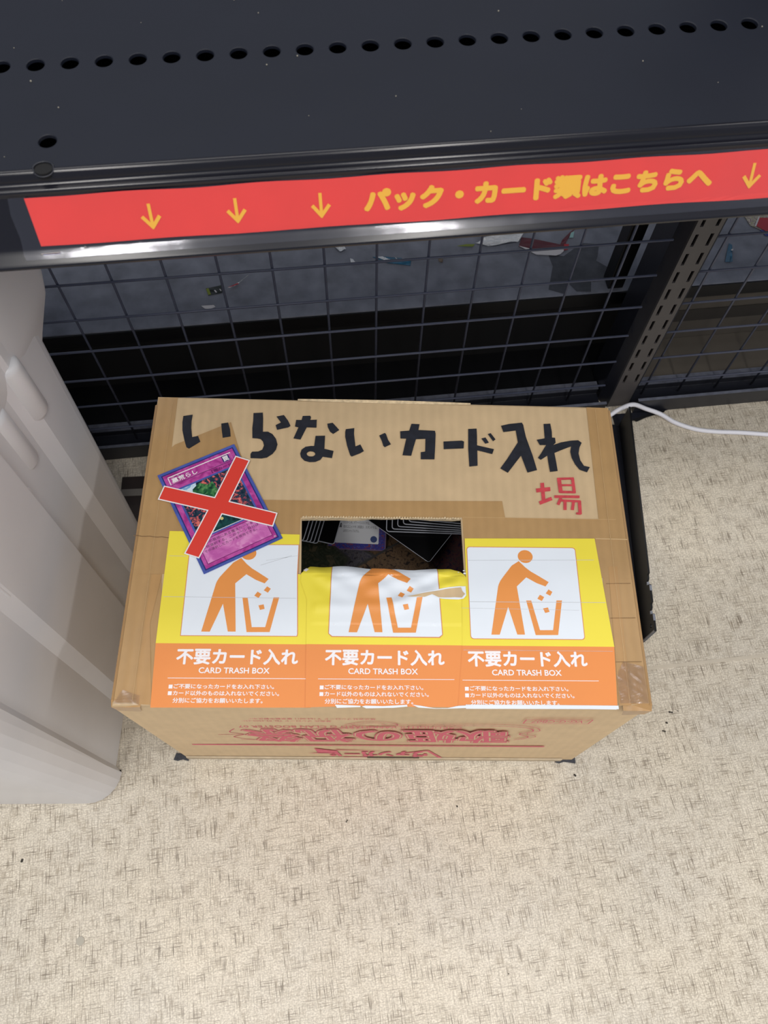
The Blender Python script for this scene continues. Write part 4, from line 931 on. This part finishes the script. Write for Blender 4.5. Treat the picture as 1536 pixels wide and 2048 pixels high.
for q in ([(62, 5), (44, 58), (47, 58), (66, 5)], [(44, 58), (16, 36), (18, 33), (46, 54)], [(-62, 66), (-60, 38), (-44, 38), (-40, 52)], [(-70, 36), (-60, 40), (-40, 40), (-40, 37)], [(-42, 60), (10, 52), (-42, 56)], [(-36, 12), (50, 10), (-36, 15)]): I.poly(q, M_PINK, 0.0)
I.done('front_logo_print', carton)
M_SCUF = mat('scuffed_black_tape', rgb(52, 54, 62), 0.6, noise=(500, 0.5))
# scuffed lower edge, black scraps under the front corners
bm = bmesh.new()
for (x0, x1) in ((-0.2085, -0.1935), (0.180, 0.2005)):
    bm = bmesh.new(); prism(bm, [(x0, -0.1325), (x0+0.004, -0.1335), (x0+0.009, -0.1320), (x1, -0.1335), (x1, -0.127), (x0+0.002, -0.126)], 0.0003, 0.0022)
    link('black_tape_scrap', bm, M_SCUF, carton)
bm = bmesh.new(); box(bm, -0.012, 0.040, -0.1312, -0.1302, 0.0125, 0.0150)
link('dark_scuff', bm, mat('scuff', rgb(84, 70, 58), 0.9), carton)
bm = bmesh.new(); sweep(bm, [(-0.1303, 0.0), (-0.1316, 0.002), (-0.1316, 0.0115), (-0.1303, 0.0125)], -0.194, 0.185)
link('lower_edge_wear', bm, mat('worn_board', rgb(196, 178, 150), 0.9, noise=(120, 0.15)), carton)

# ------------------------------------------------------------------ cards inside the carton
M_SLV = mat('black_card_back', rgb(12, 12, 15), 0.28, coat=0.5)
M_SLVE = mat('card_edge', rgb(196, 200, 212), 0.4)
M_WBOX = mat('card_white_box', rgb(244, 246, 252), 0.5)
M_BLUC = art_material('blue_card_frame', [rgb(150, 70, 84), rgb(70, 66, 150), rgb(50, 62, 168), rgb(120, 110, 170)], 260)
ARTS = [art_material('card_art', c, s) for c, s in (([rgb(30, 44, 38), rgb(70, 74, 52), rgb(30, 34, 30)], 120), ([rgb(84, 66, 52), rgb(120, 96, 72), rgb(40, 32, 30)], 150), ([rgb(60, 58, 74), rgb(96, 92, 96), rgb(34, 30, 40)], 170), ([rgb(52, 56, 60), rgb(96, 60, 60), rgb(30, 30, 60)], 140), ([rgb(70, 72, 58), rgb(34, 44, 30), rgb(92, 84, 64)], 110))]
CW, CH, CT = 0.059, 0.086, 0.0004
def rr_pts(w, h, r, n=4):
    out = []
    for sx_, sy_, a0 in ((1, 1, 0), (-1, 1, 90), (-1, -1, 180), (1, -1, 270)):
        for k in range(n):
            a = math.radians(a0+k*90/(n-1)); out.append((sx_*(w/2-r)+r*math.cos(a), sy_*(h/2-r)+r*math.sin(a)))
    return out
def card_mesh(face, border, bw=0.0022):
    bm = bmesh.new(); O_ = rr_pts(CW, CH, 0.003); I_ = rr_pts(CW-2*bw, CH-2*bw, 0.002)
    lo = [bm.verts.new((x, y, 0)) for x, y in O_]; hi = [bm.verts.new((x, y, CT)) for x, y in O_]; inn_ = [bm.verts.new((x, y, CT)) for x, y in I_]
    n = len(O_); bm.faces.new(lo[::-1]); bm.faces.new(inn_).material_index = 1
    for i in range(n):
        j = (i+1) % n; bm.faces.new([lo[i], lo[j], hi[j], hi[i]]); bm.faces.new([hi[i], hi[j], inn_[j], inn_[i]])
    me = bpy.data.meshes.new('card'); bm.to_mesh(me); bm.free(); me.materials.append(border); me.materials.append(face); return me
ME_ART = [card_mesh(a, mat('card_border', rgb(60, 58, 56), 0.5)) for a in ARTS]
ME_BLK = card_mesh(M_SLV, M_SLVE, 0.0004); ME_BLK2 = card_mesh(M_SLV, M_SLVE, 0.0009)
def card(me, x, y, z, rz_, label, group=None, tx=0.0, ty=0.0, cat='trading card'):
    o = bpy.data.objects.new('trading_card', me); COL.objects.link(o); o.location = (x, y, z); o.rotation_euler = (tx, ty, rz_)
    return tag(o, label, cat, group)
rr = random.Random(12)
z = 0.0048
for k in range(62):
    x = rr.uniform(-0.095, 0.100); y = rr.uniform(0.130, 0.200)
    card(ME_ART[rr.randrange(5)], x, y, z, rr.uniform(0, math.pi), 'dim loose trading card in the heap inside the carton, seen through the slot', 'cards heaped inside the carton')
    z += 0.0015
ztop = z
H90 = math.pi/2
def place_corner(me, bx, by, z, rz_, label, group, left=True):
    # landscape card put down by its lower left (or lower right) corner, turned by rz_
    dx = (CH/2 if left else -CH/2); dy = CW/2; c, s_ = math.cos(rz_), math.sin(rz_)
    return card(me, bx+dx*c-dy*s_, by+dx*s_+dy*c, z, rz_+H90, label, group)
NTH = ('lowest', 'second', 'third', 'fourth', 'fifth', 'sixth', 'topmost')
for k in range(6):
    q = (5-k) if k else 7
    place_corner(ME_BLK2, (-0.0750+0.0033*q+(0.006 if q == 7 else 0)), 0.1795, 0.134+0.0016*k, math.radians(-13), NTH[k if k < 5 else 6]+' black-backed card of the fanned stack at the left end of the slot', 'fanned stack at the left end of the slot', left=False)
w_ = card(card_mesh(M_BLUC, mat('mauve_border', rgb(120, 96, 128), 0.5), 0.0012), -0.0240, 0.2240, 0.1235, math.radians(-2), 'blue-framed card with a white text box leaning under the slot', tx=math.radians(38))
I = Ink(lambda u, v, l: Vector((u*MM, v*MM, CT+l)))
I.rrect(-22, -36, 22, 6, 1.0, M_WBOX, 0.0001)
w_x = mat('fine_card_ink', rgb(60, 60, 70), 0.6); w_r = mat('card_badge_ink', rgb(60, 80, 140), 0.6); w_o = mat('card_orange_ink', rgb(190, 90, 60), 0.6)
for k, (tx_, ex_) in enumerate((('このカードがリアガードに登場した時、', 20), ('あなたの山札の上から３枚見て、その中から', 20), ('１枚選び、手札に加え、残りを山札に戻す。', 12), ('そのターン中、パワー＋５０００する。', 12), ('他のユニットを１枚選び、スタンドする。', 20), ('山札をシャッフルする。', 2))):
    I.text(tx_, -14, -3-4.3*k, ex_, 0-4.3*k, w_x, 0.0002)
for k, m_ in enumerate((w_r, w_o, w_x)): I.text(('7000', '7000', '5000')[k], -21, -6-7*k, -15.5, -1-7*k, m_, 0.0002, bold=0.2)
I.disc(17, -31, 3.4, 3.4, w_r, 0.0002)
I.done('card_text', w_)
r_ = math.radians(53); cA, sA = math.cos(r_), math.sin(r_)
card(ME_BLK, 0.0439-0.043*sA+0.0295*cA, 0.1547+0.043*cA+0.0295*sA, 0.152, r_, 'plain black card lying askew across the middle of the slot')
for k in range(6):
    place_corner(ME_BLK2, 0.0036+0.0052*k, 0.1842+0.0016*k, 0.1560+0.0022*k, math.radians(-1.5-0.8*k), NTH[k if k < 5 else 6]+' black card of the pale-edged fan at the right rear of the slot', 'fanned stack at the right rear of the slot')
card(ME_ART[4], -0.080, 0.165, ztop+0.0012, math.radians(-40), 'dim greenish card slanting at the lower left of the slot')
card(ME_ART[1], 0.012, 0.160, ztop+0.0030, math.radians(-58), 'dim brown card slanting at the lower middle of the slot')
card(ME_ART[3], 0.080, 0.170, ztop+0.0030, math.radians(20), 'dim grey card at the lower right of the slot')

# ------------------------------------------------------------------ white plastic bin on the left
bino = empty('plastic_bin', 'tall white plastic bin with ribbed walls left of the carton', 'bin', (-0.36, 0.06, 0))
def bin_section(z):
    """outline in plan (clockwise from front left), metres, relative to the bin origin"""
    t = min(1.0, z/0.36); XR = -0.262+0.36; k = 0.002*t
    f = -0.045-0.06-0.004*t; y = lambda v: v-0.06+0.006*t
    pts = [(-0.27, f)]
    pts += [(-0.05+0.02, f-0.001)]
    r = 0.030; cxr, cyr = XR+0.0035-r, f+r
    for a in range(-90, 1, 15): pts.append((cxr+r*math.cos(math.radians(a))+k, cyr+r*math.sin(math.radians(a))))
    pts += [(XR+0.0035+k, y(-0.0165)), (XR-0.0030+k, y(-0.0095)), (XR-0.0030+k, y(0.046)), (XR+0.0035+k, y(0.058)), (XR+0.0035+k, y(0.1335)), (XR-0.0025+k, y(0.1345)), (XR-0.0025+k, y(0.178)), (XR+0.0040+k, y(0.192))]
    r2 = 0.020; yb = 0.238+0.024*t-0.06
    for a in range(0, 91, 15): pts.append((XR+0.0040+k-r2+r2*math.cos(math.radians(a)), yb-r2+r2*math.sin(math.radians(a))))
    pts += [(-0.27, yb)]
    return pts
bm = bmesh.new(); prev = None
for z in [0.0, 0.004, 0.05, 0.1, 0.15, 0.2, 0.25, 0.3, 0.36, 0.42]:
    sec = bin_section(z)
    if z == 0.0: sec = [(x-0.002 if x > 0 else x, y+(0.002 if y < 0 else 0)) for x, y in sec]
    ring = [bm.verts.new((x, y, z)) for x, y in sec]
    if prev:
        for i in range(len(ring)-1): bm.faces.new([prev[i], prev[i+1], ring[i+1], ring[i]])
        bm.faces.new([prev[-1], prev[0], ring[0], ring[-1]])
    else: bm.faces.new(ring[::-1])
    prev = ring
bm.faces.new(prev)
link('bin_body', bm, M_BIN, bino, bevel=0.0012, seg=2)
# flared rim and lid above the ribbed body
bm = bmesh.new(); prev = None
for z, gx, gy in ((0.350, 0.0000, 0.004), (0.358, 0.0012, 0.014), (0.366, 0.0030, 0.026), (0.376, 0.0060, 0.036), (0.390, 0.0080, 0.040), (0.430, 0.0080, 0.040), (0.455, 0.0050, 0.034), (0.475, -0.002, 0.020), (0.488, -0.012, 0.004)):
    XR = 0.098+0.0045; f = -0.108; yb = 0.198; r = 0.022
    P = [(-0.27, f-gx)]
    for a_ in range(-90, 1, 10): P.append((XR+gx-r+r*math.cos(math.radians(a_)), f-gx+r+r*math.sin(math.radians(a_))))
    for y_, d_ in ((-0.082, 0), (0.0, -0.006), (0.10, -0.010), (0.125, -0.010), (0.155, -0.005)): P.append((XR+gx+d_, y_))
    for a_ in range(0, 91, 10): P.append((XR+gx-r+r*math.cos(math.radians(a_)), yb+gy-r+r*math.sin(math.radians(a_))))
    P.append((-0.27, yb+gy))
    ring = [bm.verts.new((x, y, z)) for x, y in P]
    if prev:
        for i in range(len(ring)): bm.faces.new([prev[i], prev[(i+1) % len(ring)], ring[(i+1) % len(ring)], ring[i]])
    else: bm.faces.new(ring[::-1])
    prev = ring
bm.faces.new(prev)
link('bin_rim', bm, M_BIN, bino, smooth=True)
def rod(x, y, z0, z1, r, name):
    bm = bmesh.new(); N_ = 20; prev = None
    for z, k in ((z0-0.012, 0.25), (z0-0.006, 0.75), (z0, 1), (z1-0.006, 1), (z1-0.002, 0.93), (z1, 0.7)):
        ring = [bm.verts.new((x+r*k*math.cos(2*math.pi*i/N_), y+r*k*math.sin(2*math.pi*i/N_), z)) for i in range(N_)]
        if prev:
            for i in range(N_): bm.faces.new([prev[i], prev[(i+1) % N_], ring[(i+1) % N_], ring[i]])
        else: bm.faces.new(ring[::-1])
        prev = ring
    bm.faces.new(prev); link(name, bm, M_BIN, bino, smooth=True)
rod(0.0970, 0.142, 0.335, 0.392, 0.0115, 'hinge_rod'); rod(0.0900, 0.108, 0.318, 0.380, 0.0115, 'hinge_rod')
bm = bmesh.new()
pr = [(0.000, 0.345), (0.075, 0.345), (0.083, 0.352), (0.075, 0.372), (0.0, 0.372)]
a = [bm.verts.new((0.0985, -0.06+0.06+y, z-0.03)) for y, z in pr]; b = [bm.verts.new((0.1025, -0.06+0.06+y, z-0.03)) for y, z in pr]
bm.faces.new(a); bm.faces.new(b[::-1])
for i in range(5): bm.faces.new([a[i], a[(i+1) % 5], b[(i+1) % 5], b[i]])
link('latch_plate', bm, M_BIN, bino, bevel=0.001)

# ------------------------------------------------------------------ dark board on the floor between bin and carton
bd = empty('floor_board', 'dark brown board with a pale stripe on the floor between the bin and the carton', 'board', (-0.255, 0.26, 0), GY*0.5)
bm = bmesh.new(); box(bm, -0.048, 0.052, -0.05, 0.062, 0.0004, 0.006); link('board_slab', bm, mat('dark_brown_wood', rgb(44, 34, 30), 0.5, noise=(40, 0.2)), bd, bevel=0.0006)
bm = bmesh.new(); box(bm, -0.048, 0.052, 0.036, 0.045, 0.006, 0.0066); link('pale_stripe', bm, mat('grey_stripe', rgb(120, 116, 110), 0.6), bd)

# ------------------------------------------------------------------ white cable
bm = bmesh.new()
P = [(0.2420, 0.376, 0.028), (0.2665, 0.3911, 0.030), (0.2778, 0.3991, 0.030), (0.2887, 0.4050, 0.0335), (0.3065, 0.4138, 0.0300), (0.3285, 0.4190, 0.0130), (0.349, 0.4166, 0.0050), (0.3662, 0.4058, 0.0030), (0.3897, 0.3967, 0.0029), (0.4141, 0.3934, 0.0029), (0.4451, 0.3924, 0.0029), (0.4795, 0.3900, 0.0029), (0.56, 0.384, 0.0029), (0.7, 0.40, 0.0029)]
tube(bm, catmull(P, 8), 0.0028, 12)
tag(link('power_cable', bm, M_CABLE, None, smooth=True), 'white round cable running from behind the carton along the floor', 'cable')

# ------------------------------------------------------------------ dirt on the floor
bm = bmesh.new(); rr = random.Random(8)
for (x, y, r) in ((0.3069, 0.0499, 0.0013), (0.3014, 0.038, 0.0011), (0.297, 0.0303, 0.0012), (0.3144, 0.0505, 0.0006), (0.1993, -0.0152, 0.0013), (-0.0314, -0.0595, 0.0008), (-0.3434, -0.0966, 0.0012), (0.0786, -0.0454, 0.0008), (0.12, -0.19, 0.0005), (0.02, -0.15, 0.0005)):
    for k in range(2):
        bmesh.ops.create_icosphere(bm, subdivisions=1, radius=r*rr.uniform(0.7, 1), matrix=Matrix.Translation((x+rr.uniform(-1, 1)*r, y+rr.uniform(-1, 1)*r, r*0.3)) @ Matrix.Diagonal((1.2, 1, 0.45, 1)))
tag(link('dirt_crumbs', bm, mat('dark_dirt', rgb(60, 56, 50), 0.9)), 'small dark dirt crumbs scattered on the beige floor', 'dirt', kind='stuff')
bm = bmesh.new(); prism(bm, [(-0.2759+0.0038*math.cos(a), -0.1645+0.0038*math.sin(a)) for a in [k*math.pi/10 for k in range(20)]], 0.0001, 0.0005)
tag(link('gum_spot', bm, mat('flattened_gum', rgb(176, 170, 156), 0.6), None), 'round grey flattened spot stuck to the floor at lower left', 'stain')
